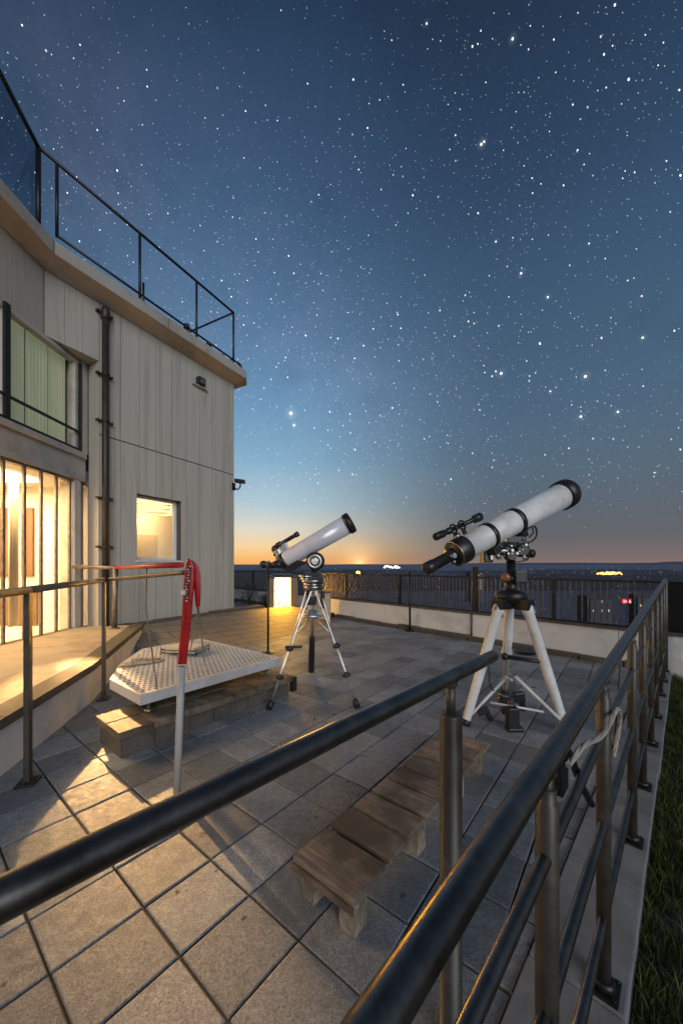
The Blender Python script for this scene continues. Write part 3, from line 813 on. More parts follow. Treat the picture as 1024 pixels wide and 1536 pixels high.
# ------------------------------------------------------------------ parapet with fence
def parapet():
    T = thing('parapet_wall', 'long low whitewashed parapet wall at the far edge of the terrace', 'wall', wpt(2))
    s0, s1 = -9., 12.
    bm = NB(); k = s0
    while k < s1:
        e = min(k+3.1, s1); obox(bm, W0, WD, WN, EZ, k+.003, e-.003, -.24, random.uniform(-.003,.003), -.3, .50); k = e
    part('wall', bm, M['parapet'], T)
    bm = NB(); k = s0
    while k < s1:
        e = min(k+1.55, s1); obox(bm, W0, WD, WN, EZ, k+.004, e-.004, -.27, .025, .502, .532+random.uniform(-.003,.003), .006); k = e
    part('coping', bm, M['stone'], T)
    bm = NB(); k = s0
    while k < 7.0:
        L = random.uniform(.3,.75); e = min(k+L, 7.0)
        obox(bm, W0, WD, WN, EZ, k+.006, e-.006, .004, .13+random.uniform(-.03,.03), -.02, .085+random.uniform(-.02,.02), .014); k = e
    part('base_stones', bm, M['stone'], T)
    Fn = thing('parapet_fence', 'dark metal fence of close upright bars standing on the white parapet', 'fence', wpt(2,-.12,.535))
    o = -.12; zb, zt = .56, 1.22
    posts = [-8.6,-6.8,-5.0,-3.2,-1.4,.4,2.3,4.2,5.6,7.0,8.8,10.6]
    for a, b in zip(posts[:-1], posts[1:]):
        bm = NB()
        if a < 7:
            n = int((b-a)/.082)
            for k in range(1, n):
                s = a+(b-a)*k/n
                obox(bm, wpt(s,o), WD, WN, EZ, -.0085, .0085, -.0085, .0085, zb, zt-.02)
            part('baluster_panel', bm, M['steel_dark'], Fn)
        else:
            obox(bm, wpt(a,o), WD, WN, EZ, .03, b-a-.03, -.008, .008, zb, zt-.02); part('sheet_panel', bm, M['black'], Fn)
    for z, h in ((zt-.02,.028),(zb-.022,.022)):
        bm = NB(); obox(bm, W0, WD, WN, EZ, posts[0], posts[-1], o-.016, o+.016, z, z+h, .004); part('top_rail' if z > 1 else 'bottom_rail', bm, M['black'], Fn)
    for s in posts:
        bm = NB(); tall = abs(s-4.2) < .01
        r = .045 if tall else .024
        obox(bm, wpt(s,o), WD, WN, EZ, -r, r, -.03, .03, .533, 1.42 if tall else 1.225, .004)
        part('post', bm, M['black'], Fn)
    bm = NB(); cyl(bm, wpt(4.2,.022,.0), wpt(4.2,.022,.50), .014, n=8)
    cd_ = part('cable_conduit', bm, M['black'], Fn)
M['steel_dark'] = mat_rail('dark_bar_metal', (.15,.14,.13), .42, .6)
parapet()

# ------------------------------------------------------------------ railing on the right
def right_railing():
    T = thing('terrace_railing', 'long dark steel railing with three lower bars along the granite kerb', 'railing', rline(2.3,.02))
    bm = NB(); ds = [-.9,-.3,.3,.8,1.5,2.5,3.5,4.5,4.86]
    tube(bm, [rline(d, rtop(d)) for d in ds], .0215, 24); part('top_rail', bm, M['rail'], T)
    for zz, r in ((.88,.013),(.57,.0145),(.25,.0145)):
        bm = NB(); tube(bm, [rline(d, zz+.035*(d-1.0), .0) for d in (-.9,.3,1.2,2.5,4.84)], r, 14); part('lower_bar', bm, M['rail'], T)
    for k, d in enumerate((-.35,.205,.722,1.22,1.87,2.33,2.88,3.4,3.97,4.45,4.86)):
        bm = NB(); r = .0215 if d < 4.8 else .03
        top = rtop(d)-.05 if d < 4.8 else rtop(d)+.01
        lathe(bm, rline(d,.018), EZ, [(0,r),(top-.05,r),(top-.045,r*.8),(top-.018,r*.8)], 18)
        if d < 4.8: cyl(bm, rline(d,top-.05), rline(d,rtop(d)-.012), .0125, n=12); lathe(bm, rline(d,rtop(d)-.030), EZ, [(0,.0126),(.004,.017),(.010,.019),(.016,.018)], 14, False, False)
        po = part('post', bm, M['post'], T)
        bm = NB()
        obox(bm, rline(d,.018), RD, RN, EZ, -.05, .05, -.045, .045, 0, .010, .003)
        lathe(bm, rline(d,.028), EZ, [(0,.036),(.018,.034),(.026,.026)], 16)
        for a in (-1,1):
            for b in (-1,1): cyl(bm, rline(d,.028)+RD*.038*a+RN*.034*b, rline(d,.036)+RD*.038*a+RN*.034*b, .006, n=6)
        part('foot', bm, M['black'], po)
    bm = NB(); p = [rline(.80,rtop(.80)-.03,-.004), rline(.86,rtop(.86)-.045,-.012), rline(.95,.93,-.02), rline(1.05,.80,-.022), rline(1.12,.70,-.012)]
    tube(bm, smoothpath(p,5), .010, 10); part('diagonal_strut', bm, M['black'], T)
    bm = NB(); obox(bm, rline(.80,rtop(.8)-.02), RD, RN, EZ, -.03, .02, -.012, .012, -.09, 0, .004); part('bracket', bm, M['black'], T)
    # rope wound along the railing
    bm = NB()
    pts = []
    main = [rline(.78,rtop(.78)-.035,.02), rline(.86,1.03,.03), rline(1.0,.985,.035), rline(1.15,.955,.03), rline(1.24,.965,.034), rline(1.32,.90,.03), rline(1.27,.84,.028), rline(1.235,.80,.024)]
    core = smoothpath(main, 10)
    for ph in (0, 2.09, 4.19):
        st = []
        for i, p in enumerate(core):
            a = ph+i*.33
            st.append(p+(RN*math.cos(a)+EZ*math.sin(a))*.0030)
        tube(bm, st, .0040, 8)
    o = part('rope', bm, M['rope'], None, loc=rline(1.0,.98)); tag(o, 'pale frayed rope draped from the dark railing and wound round a post', 'rope')
right_railing()
def fore_rail():
    T = thing('handrail', 'thick dark steel handrail with single sleeved post crossing the foreground', 'handrail', (.328,1.08,0))
    D = V((.681,.732,0)); o = V((.328,1.08,1.115))
    bm = NB(); pts = [o+D*s for s in (-3.2,-2,-1,-.5,0,.2,.335)]
    tube(bm, pts, .0215, 28)
    lathe(bm, o+D*.335, D, [(0,.0212),(.004,.019),(.006,.012)], 24)
    part('rail', bm, M['rail'], T)
    bm = NB(); cyl(bm, o-EZ*.02, o-EZ*.13, .0135, n=18); lathe(bm, o-EZ*.032, EZ, [(0,.0136),(.004,.018),(.010,.021),(.018,.020)], 18, False, False); part('neck', bm, M['post'], T)
    bm = NB(); lathe(bm, V((o.x,o.y,0)), EZ, [(0,.06),(.012,.06),(.013,.033),(1.0,.033),(1.006,.030),(1.006,.014)], 28); part('post', bm, M['post'], T)
    p2 = o+D*-2.2
    bm = NB(); lathe(bm, V((p2.x,p2.y,0)), EZ, [(0,.06),(.012,.06),(.013,.033),(1.0,.033),(1.006,.014),(1.1,.0135)], 24); part('post', bm, M['post'], T)
fore_rail()

# ------------------------------------------------------------------ left handrail, red barrier
def left_rail():
    T = thing('ledge_handrail', 'worn grey handrail on two square-set posts beside the lit ledge', 'handrail', (-2.08,2.39,0))
    a, b = V((-2.08,2.39,1.285)), V((-2.56,3.88,1.292))
    d = (a-b).normalized()
    end = V((-1.0,2.36,1.405))
    bm = NB(); tube(bm, [a+d*3.2, a+d*1.2, a], .026, 16); tube(bm, [a+d*.0, b-d*.03], .026, 16); part('rail', bm, M['leftrail'], T)
    bm = NB(); pts = smoothpath([b, b+V((.12,-.02,.01)), V((-1.9,3.3,1.34)), end],6); n = len(pts)
    tube(bm, pts, [.026-.011*i/(n-1) for i in range(n)], 14); part('rail', bm, M['black'], T)
    for p, r in ((a,.027),(b,.026)):
        bm = NB(); obox(bm, V((p.x,p.y,0)), d, d.cross(EZ), EZ, -r, r, -r*.6, r*.6, 0, p.z-.01, .006); q = part('post', bm, M['post'], T)
        bm = NB(); obox(bm, V((p.x,p.y,0)), d, d.cross(EZ), EZ, -.06, .06, -.055, .055, .002, .018, .004)
        for u in (-1,1): cyl(bm, V((p.x,p.y,.018))+d*.045*u, V((p.x,p.y,.03))+d*.045*u, .009, n=6)
        part('foot', bm, M['black'], q)
left_rail()
def red_barrier():
    base = V((-1.047,2.29,0))
    T = thing('barrier_pole', 'leaning pole with hooked red cover on a white shaft before the grating', 'barrier', base)
    Y = 2.29
    q = lambda x, y, dy=0: at(x, y, Y+dy)
    bm = NB(); a = q(272.5,1000); tube(bm, [base-EZ*0, base+(a-base)*.5, a], [.021,.0225,.0235], 18); part('shaft', bm, M['polewhite'], T)
    def slab(poly, d0, d1, bev):
        bm = NB()
        a = [bm.verts.new(q(x,y,d0)) for x, y in poly]; b = [bm.verts.new(q(x,y,d1)) for x, y in poly]; n = len(poly)
        bm.faces.new(a); bm.faces.new(list(reversed(b)))
        for i in range(n): bm.faces.new((a[i], a[(i+1)%n], b[(i+1)%n], b[i]))
        bmesh.ops.bevel(bm, geom=bm.edges[:], offset=bev, segments=3, affect='EDGES', profile=.6)
        for f in bm.faces: f.smooth = True
        return bm
    front = [(265.8,997),(279.6,997),(284.5,955),(289,905),(291.5,872),(292,853),(288.5,842),(281.5,836.5),(278.5,846),(276,868),(273,920)]
    cv = part('cover', slab(front, -.035, .035, .012), M['red'], T, 'red padded cover folded over at the top')
    flap = [(283,839),(291.5,842),(297.5,849),(300.8,860),(301.5,880),(300.3,910),(293.5,911),(291,885),(285,862)]
    part('flap', slab(flap, .0, .06, .009), M['red'], cv)
    bm = NB(); nrm = V((0,-1,0)); sd = V((1,0,0))
    for k in range(9):
        c = q(287.5-.5*k, 852+5.6*k)+V((0,-.036,0))
        obox(bm, c, sd, nrm, EZ, -.010, .008, -.006, .001, -.012, .012)
    part('black_strip', bm, M['blackpl'], T)
    bm = NB()
    rr = random.Random(2)
    for k in range(13):
        c = q(287.3-.4*k+rr.uniform(-1.5,1.5), 850+4.2*k)+V((0,-.0375,0))
        w = rr.uniform(.002,.006)
        obox(bm, c, sd, nrm, EZ, -w, w, -.004, .0012, -rr.uniform(.002,.006), .004)
    c = q(279,888)+V((0,-.0375,0)); obox(bm, c, sd, nrm, EZ, -.016, .012, -.006, .001, -.014, .014)
    part('sticker', bm, M['paper'], T)
    bm = NB(); p0 = q(297,908,.12)
    tube(bm, [p0-V((0,.02,-.01)), at(298,920,2.55), at(307,993,3.75)], .007, 10); tube(bm, [p0-V((0,.02,-.01)), at(296.5,918,2.5), at(284,984,3.6)], .006, 8); part('wire_stay', bm, M['steel'], T)
    Rr = thing('red_crossbar', 'red tubular crossbar running back from the barrier pole to a post by the wall', 'barrier', (-3.76,6.0,.39))
    pe = V((-3.76,6.0,1.41)); ps = V((-1.05,2.36,1.452))
    bm = NB(); tube(bm, [ps, ps+(pe-ps)*.5, pe], [.019,.023,.03], 16); part('bar', bm, M['red'], Rr)
    bm = NB(); tube(bm, [pe+V((.02,0,0)), pe+V((-.1,.0,0)), V((-4.42,5.92,1.425))], .031, 14); part('end_rail', bm, M['leftrail'], Rr)
    bm = NB(); cyl(bm, V((-3.78,6.0,.385)), pe, .042, n=16); lathe(bm, V((-3.78,6.0,.385)), EZ, [(0,.09),(.02,.085),(.03,.05)], 16); part('post', bm, M['leftrail'], Rr)
    mid = ps+(pe-ps)*.35
    sx = at(220,857,3.3); ft = at(237,1052,3.05)
    bm = NB(); k = ps+(pe-ps)*.33
    tube(bm, [at(220,852,3.55), at(218.5,905,3.45), at(219,915,3.42), at(229,985,3.25), at(237,1046,3.06)], .0065, 8)
    part('stay_rod', bm, M['leftrail'], Rr)
red_barrier()

# ------------------------------------------------------------------ step block and perforated platform
def step():
    o = V((-1.64,2.65,0)); T = thing('paver_step', 'low brown paver step block under the white grating', 'step', o)
    L, Wd, H = 1.77, .49, .213
    bm = NB(); n = 7
    for k in range(n):
        for r in range(2):
            w0, w1 = (0,.25) if r == 0 else (.256,Wd)
            obox(bm, o, U1, U2, EZ, L*k/n+.003+(.05 if r and k else 0), L*(k+1)/n-.003+(.05 if r and k < n-1 else 0), w0, w1, H-.062, H+random.uniform(-.004,.003), .006)
    q = part('tread', bm, mat_wood('step_timber', (.19,.145,.105), A1), T); add_tint(q, lo=.7, hi=1.2)
    bm = NB()
    for row in range(1):
        z0, z1 = .0, .149
        k = .04
        while k < L-.05:
            e = min(k+random.uniform(.18,.34), L-.03)
            obox(bm, o, U1, U2, EZ, k, e-.004, .045+random.uniform(-.014,.014), Wd-.03, z0-.01, z1-random.uniform(0,.006), .012); k = e
        obox(bm, o, U1, U2, EZ, .028, .039, .04, Wd-.035, z0, z1)
    part('brick_base', bm, M['stone'], T)
    bm = NB(); obox(bm, o, U1, U2, EZ, L-.02, L+.05, -.015, .05, .03, .20, .02); part('end_bumper', bm, M['blackpl'], T)
step()
def grating():
    Fc = V((-1.645,2.95,0)); ztop = .385
    uv = [(0,0),(1.526,0),(1.526,1.715),(.72,1.70),(.3,1.2),(0,.65)]
    P = lambda u, v, z: Fc+U1*u+U2*v+EZ*z
    T = thing('grating_platform', 'white perforated metal platform raised on short legs over the paver step', 'platform', P(.76,.8,0))
    def inside(u, v, m=0.03):
        for i in range(len(uv)):
            (a,b),(c,d) = uv[i], uv[(i+1)%len(uv)]
            nx, ny = -(d-b), (c-a); L = math.hypot(nx,ny)
            if ((u-a)*nx+(v-b)*ny)/L < m: return False
        return True
    bm = NB(); cs = .0508; H = .0195
    def cell(u, v, hole):
        c = [bm.verts.new(P(u+x*cs, v+y*cs, ztop)) for x, y in ((0,0),(1,0),(1,1),(0,1))]
        if not hole: bm.faces.new(c); return
        cu, cv = u+cs/2, v+cs/2
        d = []
        for x, y in ((0,-1),(.72,-.72),(1,0),(.72,.72),(0,1),(-.72,.72),(-1,0),(-.72,-.72)):
            d.append(bm.verts.new(P(cu+x*H, cv+y*H*.85, ztop)))
        for k in range(4):
            a, b = c[k], c[(k+1)%4]
            m0 = d[(2*k)%8]; l = d[(2*k-1)%8]; r = d[(2*k+1)%8]
            bm.faces.new((a,b,r,m0)); bm.faces.new((a,m0,l))
    nu, nv = int(1.526/cs)+1, int(1.715/cs)+1
    for i in range(-1, nu):
        for j in range(nv):
            u, v = i*cs+(cs/2 if j%2 else 0), j*cs
            ok = all(inside(u+x*cs, v+y*cs, .012) for x in (0,1) for y in (0,1))
            if ok: cell(u, v, True)
            else:
                q = [V((u,v,0)),V((u+cs,v,0)),V((u+cs,v+cs,0)),V((u,v+cs,0))]
                for k in range(len(uv)):
                    a = V((*uv[k],0)); b = V((*uv[(k+1)%len(uv)],0)); e = b-a
                    if q: q = clip_poly(q, a, V((-e.y,e.x,0)))
                if len(q) > 2:
                    try: bm.faces.new([bm.verts.new(P(p.x,p.y,ztop)) for p in q])
                    except ValueError: pass
    bmesh.ops.remove_doubles(bm, verts=bm.verts[:], dist=.0008)
    o = part('deck_sheet', bm, M['tray'], T); md = o.modifiers.new('thickness','SOLIDIFY'); md.thickness = .004; md.offset = -1
    bm = NB(); n = len(uv)
    for i in range(n):
        a, b = P(*uv[i],0), P(*uv[(i+1)%n],0); d = (b-a).normalized(); nn = V((d.y,-d.x,0)); L = (b-a).length
        obox(bm, a, d, nn, EZ, -.001, L+.001, -.006, .004, ztop-.085, ztop+.003)
    part('skirt', bm, M['tray'], T)
    bm = NB(); bm.faces.new([bm.verts.new(P(u*.985+.01,v*.985+.01,ztop-.03)) for u, v in uv]); part('hole_shade_sheet', bm, M['soil_and_shade'], T)  # dark sheet added to paint the shade seen through the holes
    for u, v, z in ((.09,.06,.215),(1.40,.10,.215),(1.42,1.6,0.),(.55,1.35,0.),(.75,.3,.215)):
        bm = NB(); cyl(bm, P(u,v,z), P(u,v,ztop-.008), .018, n=12); lathe(bm, P(u,v,z), EZ, [(0,.035),(.012,.035),(.018,.02)], 12); part('leg', bm, M['steel'], T)
    # things lying on it
    c = P(.95,1.05,ztop+.004); e1 = (U1*.5-U2*.87).normalized(); e2 = EZ.cross(e1)
    R = thing('paper_rack', 'open wire rack holding a stack of papers on the white grating', 'rack', c)
    bm = NB()
    w, d = .22, .15
    loop = [c+e1*a*w+e2*b*d+EZ*.03 for a, b in ((-1,-1),(1,-1),(1,1),(-1,1),(-1,-1))]
    tube(bm, loop, .006, 8); tube(bm, [p+EZ*.035 for p in loop], .005, 8)
    for p in loop[:4]: tube(bm, [p-EZ*.028, p+EZ*.06], .005, 8)
    part('wire_frame', bm, M['black'], R)
    bm = NB()
    for k in range(6):
        a = random.uniform(-.12,.12); f1 = (e1*math.cos(a)+e2*math.sin(a)); f2 = EZ.cross(f1)
        obox(bm, c+EZ*(.03+.011*k), f1, f2, EZ, -.19+random.uniform(-.02,.02), .19, -.13, .13, 0, .009)
    o = part('paper_stack', bm, M['paper'], None, loc=c+EZ*.03); tag(o, 'small stack of cream papers lying in the wire rack', 'papers')
    # crumpled sacking at the back edge
    c = P(.42,1.0,ztop+.006); bm = NB(); G = 16; vs = []
    for i in range(G+1):
        row = []
        for j in range(G+1):
            a, b = (i/G-.5), (j/G-.5)
            p = c+U1*a*(.36+.08*math.sin(9*b))+U2*b*(.17+.06*math.sin(7*a))
            h = max(0,.5-abs(a))*max(0,.5-abs(b))*4
            z = .004+h*(.02+.09*abs(mnoise.noise(V((a*7,b*7,1.3)))))
            row.append(bm.verts.new(p+EZ*z))
        vs.append(row)
    for i in range(G):
        for j in range(G):
            f = bm.faces.new((vs[i][j],vs[i+1][j],vs[i+1][j+1],vs[i][j+1])); f.smooth = (i+j)%3 > 0
    o = part('sacking', bm, M['cloth'], None, loc=c); md = o.modifiers.new('thickness','SOLIDIFY'); md.thickness = .004; md.offset = 1
    tag(o, 'crumpled tan sacking heaped on the left corner of the white grating', 'cloth')
grating()

# ------------------------------------------------------------------ bench
def bench():
    D = V((.639,.769,0)); N = V((-.769,.639,0)); o = V((.037,1.342,0))
    T = thing('low_bench', 'low weathered timber bench with crosswise planks on stubby block legs', 'bench', o)
    L, W, H = 1.60, .337, .19
    bm = NB(); n = 9; ws = [1.45]+[1.05,1.,.95,1.,1.05,.95,1.,.9]; tot = sum(ws); k = 0
    for w in ws:
        e = k+w/tot*L
        z = random.uniform(-.003,.003)
        obox(bm, o, D, N, EZ, k+.0135, e-.0135, random.uniform(-.008,.006), W+random.uniform(-.004,.006), H-.030+z, H+z, .008); k = e
    s = part('seat', bm, M['bench'], T); add_tint(s, lo=.82, hi=1.18)
    bm = NB()
    for a in (.03, W-.055): obox(bm, o, D, N, EZ, .02, L-.02, a, a+.025, H-.058, H-.034, .003)
    obox(bm, o, D, N, EZ, .008, .018, .0, W, H-.062, H-.034); obox(bm, o, D, N, EZ, L-.018, L-.008, .0, W, H-.062, H-.034)
    bm2 = NB(); obox(bm2, o, D, N, EZ, .03, L-.03, .06, W-.06, H-.060, H-.036); part('gap_shade_sheet', bm2, M['soil_and_shade'], T)  # near-black sheet added as painted shade between the planks
    a_ = part('apron', bm, M['bench'], T); add_tint(a_, lo=.6, hi=.9)
    for u in (.045, .56, 1.08, 1.46):
        for v in (.02, W-.10):
            bm = NB(); obox(bm, o, D, N, EZ, u, u+.085, v, v+.08, .0, H-.036-(0.042 if False else 0), .005)
            l = part('leg', bm, M['benchleg'], T); add_tint(l, lo=.8, hi=1.15)
bench()

# ------------------------------------------------------------------ small reflector telescope
def small_scope():
    H = V((-.319,4.10,1.27)); c = V((H.x,H.y,0))
    T = thing('telescope', 'smaller pale lilac telescope on a slim chrome tripod in front of the lantern', 'telescope', c)
    R = at(428,840,4.12); Fp = at(520,787,3.98); ax = (Fp-R).normalized(); L = (Fp-R).length
    bm = NB(); r = .097
    lathe(bm, R, ax, [(0,r*.98),(.03,r),(L*.5,r*1.04),(L,r*1.10)], 40); tb = part('tube', bm, M['lilac'], T)
    bm = NB(); lathe(bm, R+ax*(L-.002), ax, [(0,r*1.12),(.004,r*1.22),(.055,r*1.22),(.065,r*1.15),(.066,r*1.04),(.02,r*1.0)], 40, True, True); part('front_cap', bm, M['blackpl'], tb)
    bm = NB(); lathe(bm, R-ax*.07, ax, [(0,r*.5),(.002,r*1.0),(.075,r*1.04),(.08,r*.99)], 36); part('rear_cell', bm, M['blackpl'], tb)
    d, a, b = frame(ax); up = b if b.z > 0 else -b; side = V((0,-1,0))-ax*ax.dot(V((0,-1,0))); side.normalize()
    # finder
    f0 = R+ax*.02+up*.19; bm = NB()
    lathe(bm, f0-ax*.05, ax, [(0,.028),(.03,.034),(.07,.034),(.08,.022),(.26,.024),(.27,.03),(.31,.03)], 18); fi = part('finder_scope', bm, M['blackpl'], tb)
    bm = NB(); sphere(bm, f0-ax*.07-up*.02, .045, 12); cyl(bm, f0-ax*.06-up*.03, f0-ax*.10-up*.10, .03, n=14); part('finder_eyepiece', bm, M['blackpl'], fi)
    bm = NB(); obox(bm, R+ax*.05, ax, side, up, -.05, .05, -.02, .02, r*.9, .175, .006); obox(bm, R-ax*.03, ax, side, up, -.03, .03, .03, .06, -.05, .15, .008); part('finder_bracket', bm, M['chrome'], fi)
    # focuser and eyepiece at the rear
    bm = NB(); e0 = R-ax*.05
    cyl(bm, e0, e0-ax*.07, .05, n=18); cyl(bm, e0-ax*.06, e0-ax*.10+V((-.10,0,.0)), .036, n=16); sphere(bm, e0-ax*.12+V((-.11,0,.03)), .05, 12, (1,1,.9)); sphere(bm, e0+V((-.02,-.06,-.02)), .05, 12, (1.4,.7,.8))
    part('focuser', bm, M['blackpl'], tb)
    bm = NB()
    for k in range(3):
        cyl(bm, e0+side*.03+V((-.07*k,0,-.0)), e0+side*.11+V((-.07*k,0,-.015)), .018, n=12)
    part('focus_knob', bm, M['steel'], tb)
    bm = NB()    # loose dust cover hanging under the tube rear
    lc = R+ax*.10-up*.12+side*.07
    for k in range(6): obox(bm, lc+ax*.035*k-ax*.1, (ax*.8-up*.6).normalized(), side, (up*.8+ax*.6).normalized(), -.06, .055, -.012+.003*k, .006+.003*k, -.017, .017, .004)
    part('dust_flap', bm, M['blackpl'], tb)
    # mount head
    bm = NB(); z0 = H.z
    lathe(bm, V((H.x,H.y,z0-.10)), EZ, [(0,.10),(.02,.115),(.05,.115),(.055,.09),(.08,.09),(.085,.125),(.12,.125),(.125,.07),(.17,.065)], 28)
    mh = part('mount', bm, M['steel'], T)
    bm = NB(); obox(bm, V((H.x,H.y,z0)), EX, EY, EZ, -.11, .10, -.07, .07, .03, .10, .015); obox(bm, V((H.x,H.y,z0)), EX, EY, EZ, -.06, .12, -.09, -.05, -.03, .05, .01); obox(bm, V((H.x,H.y,z0)), EX, EY, EZ, -.02, .04, -.05, .05, .09, .19, .01)
    part('mount_block', bm, M['blackpl'], mh)
    kn = at(472,842,3.93)
    bm = NB(); lathe(bm, kn+V((0,.10,0)), V((0,-1,0)), [(0,.10),(.04,.105),(.07,.10),(.08,.075)], 30); ky = part('altitude_knob', bm, M['blackpl'], mh)
    bm = NB(); torus(bm, kn+V((0,.016,0)), EY, .066, .011, 28, 8); lathe(bm, kn+V((0,.03,0)), V((0,-1,0)), [(0,.045),(.03,.042),(.035,.03)], 20); part('knob_ring', bm, M['chrome'], ky)
    bm = NB()
    for k in range(4): cyl(bm, H+V((-.16+.02*k,-.05,.06-.03*k)), H+V((-.02,-.06,.05-.03*k)), .016, n=10)
    part('slow_motion_rod', bm, M['chrome'], mh)
    # tripod
    feet = [V((-.729,3.61,0)), V((.163,3.66,0)), V((-.41,4.89,0))]
    for k, ft in enumerate(feet):
        top = H+V((0,0,-.10))+(ft-c).normalized()*.07; dr = ft-top
        sidev = dr.cross(EZ).normalized()
        if k < 2:
            bm = NB()
            for s in (-1,1):
                tube(bm, smoothpath([top+sidev*.045*s, top+dr*.10+sidev*.034*s, top+dr*.3+sidev*.016*s, top+dr*.5+sidev*.012*s],5), .0085, 10)
            cyl(bm, top+dr*.3, top+dr*.96, .0145, .012, n=12)
        else:
            bm = NB(); cyl(bm, top, top+dr*.62, .016, n=12)
        lg = part('leg', bm, M['chrome'], T)
        bm = NB()
        if k < 2:
            for q, w in (((.52,.75) if k == 0 else (.50,.74))[0],.035), (((.52,.75) if k == 0 else (.50,.74))[1],.03):
                p = top+dr*q
                lathe(bm, p-dr.normalized()*.03, dr, [(0,.018),(.008,w*.8),(.05,w*.8),(.058,.018)], 14)
                cyl(bm, p+sidev*-.05, p+sidev*.05, .014, n=10)
                part('clamp', bm, M['blackpl'], lg); bm = NB()
            if k == 0: obox(bm, top+dr*.5, EX, EY, EZ, -.05, .13, -.03, .03, -.012, .012, .01); part('lever', bm, M['blackpl'], lg); bm = NB()
            lathe(bm, top+dr*.93, dr, [(0,.018),(.01,.028),(dr.length*.07-.001,.034)], 14)
        else:
            lathe(bm, top+dr*.52, dr, [(0,.02),(.01,.035),(dr.length*.30,.042),(dr.length*.47,.04),(dr.length*.48-.001,.03)], 14)
        part('foot', bm, M['blackpl'], lg)
    bm = NB(); zc = .90
    cyl(bm, V((H.x-.02,H.y,z0-.12)), V((H.x-.02,H.y,zc)), .028, n=14); lathe(bm, V((H.x-.02,H.y,zc-.04)), EZ, [(0,.10),(.012,.13),(.03,.13),(.034,.06),(.09,.055)], 26)
    for ft in feet:
        q = V((H.x,H.y,z0-.10))*.62+ft*.38; tube(bm, [V((H.x-.02,H.y,zc-.02)), q], .007, 8)
    part('spreader', bm, M['chrome'], T)
    bm = NB(); obox(bm, V((H.x-.02,H.y,0)), EX, EY, EZ, -.06, .055, -.05, .05, 1.0, 1.10, .012); obox(bm, V((H.x+.10,H.y,0)), EX, EY, EZ, -.02, .03, -.06, -.02, .96, 1.16, .008)
    part('hand_controller', bm, M['blackpl'], T)
small_scope()

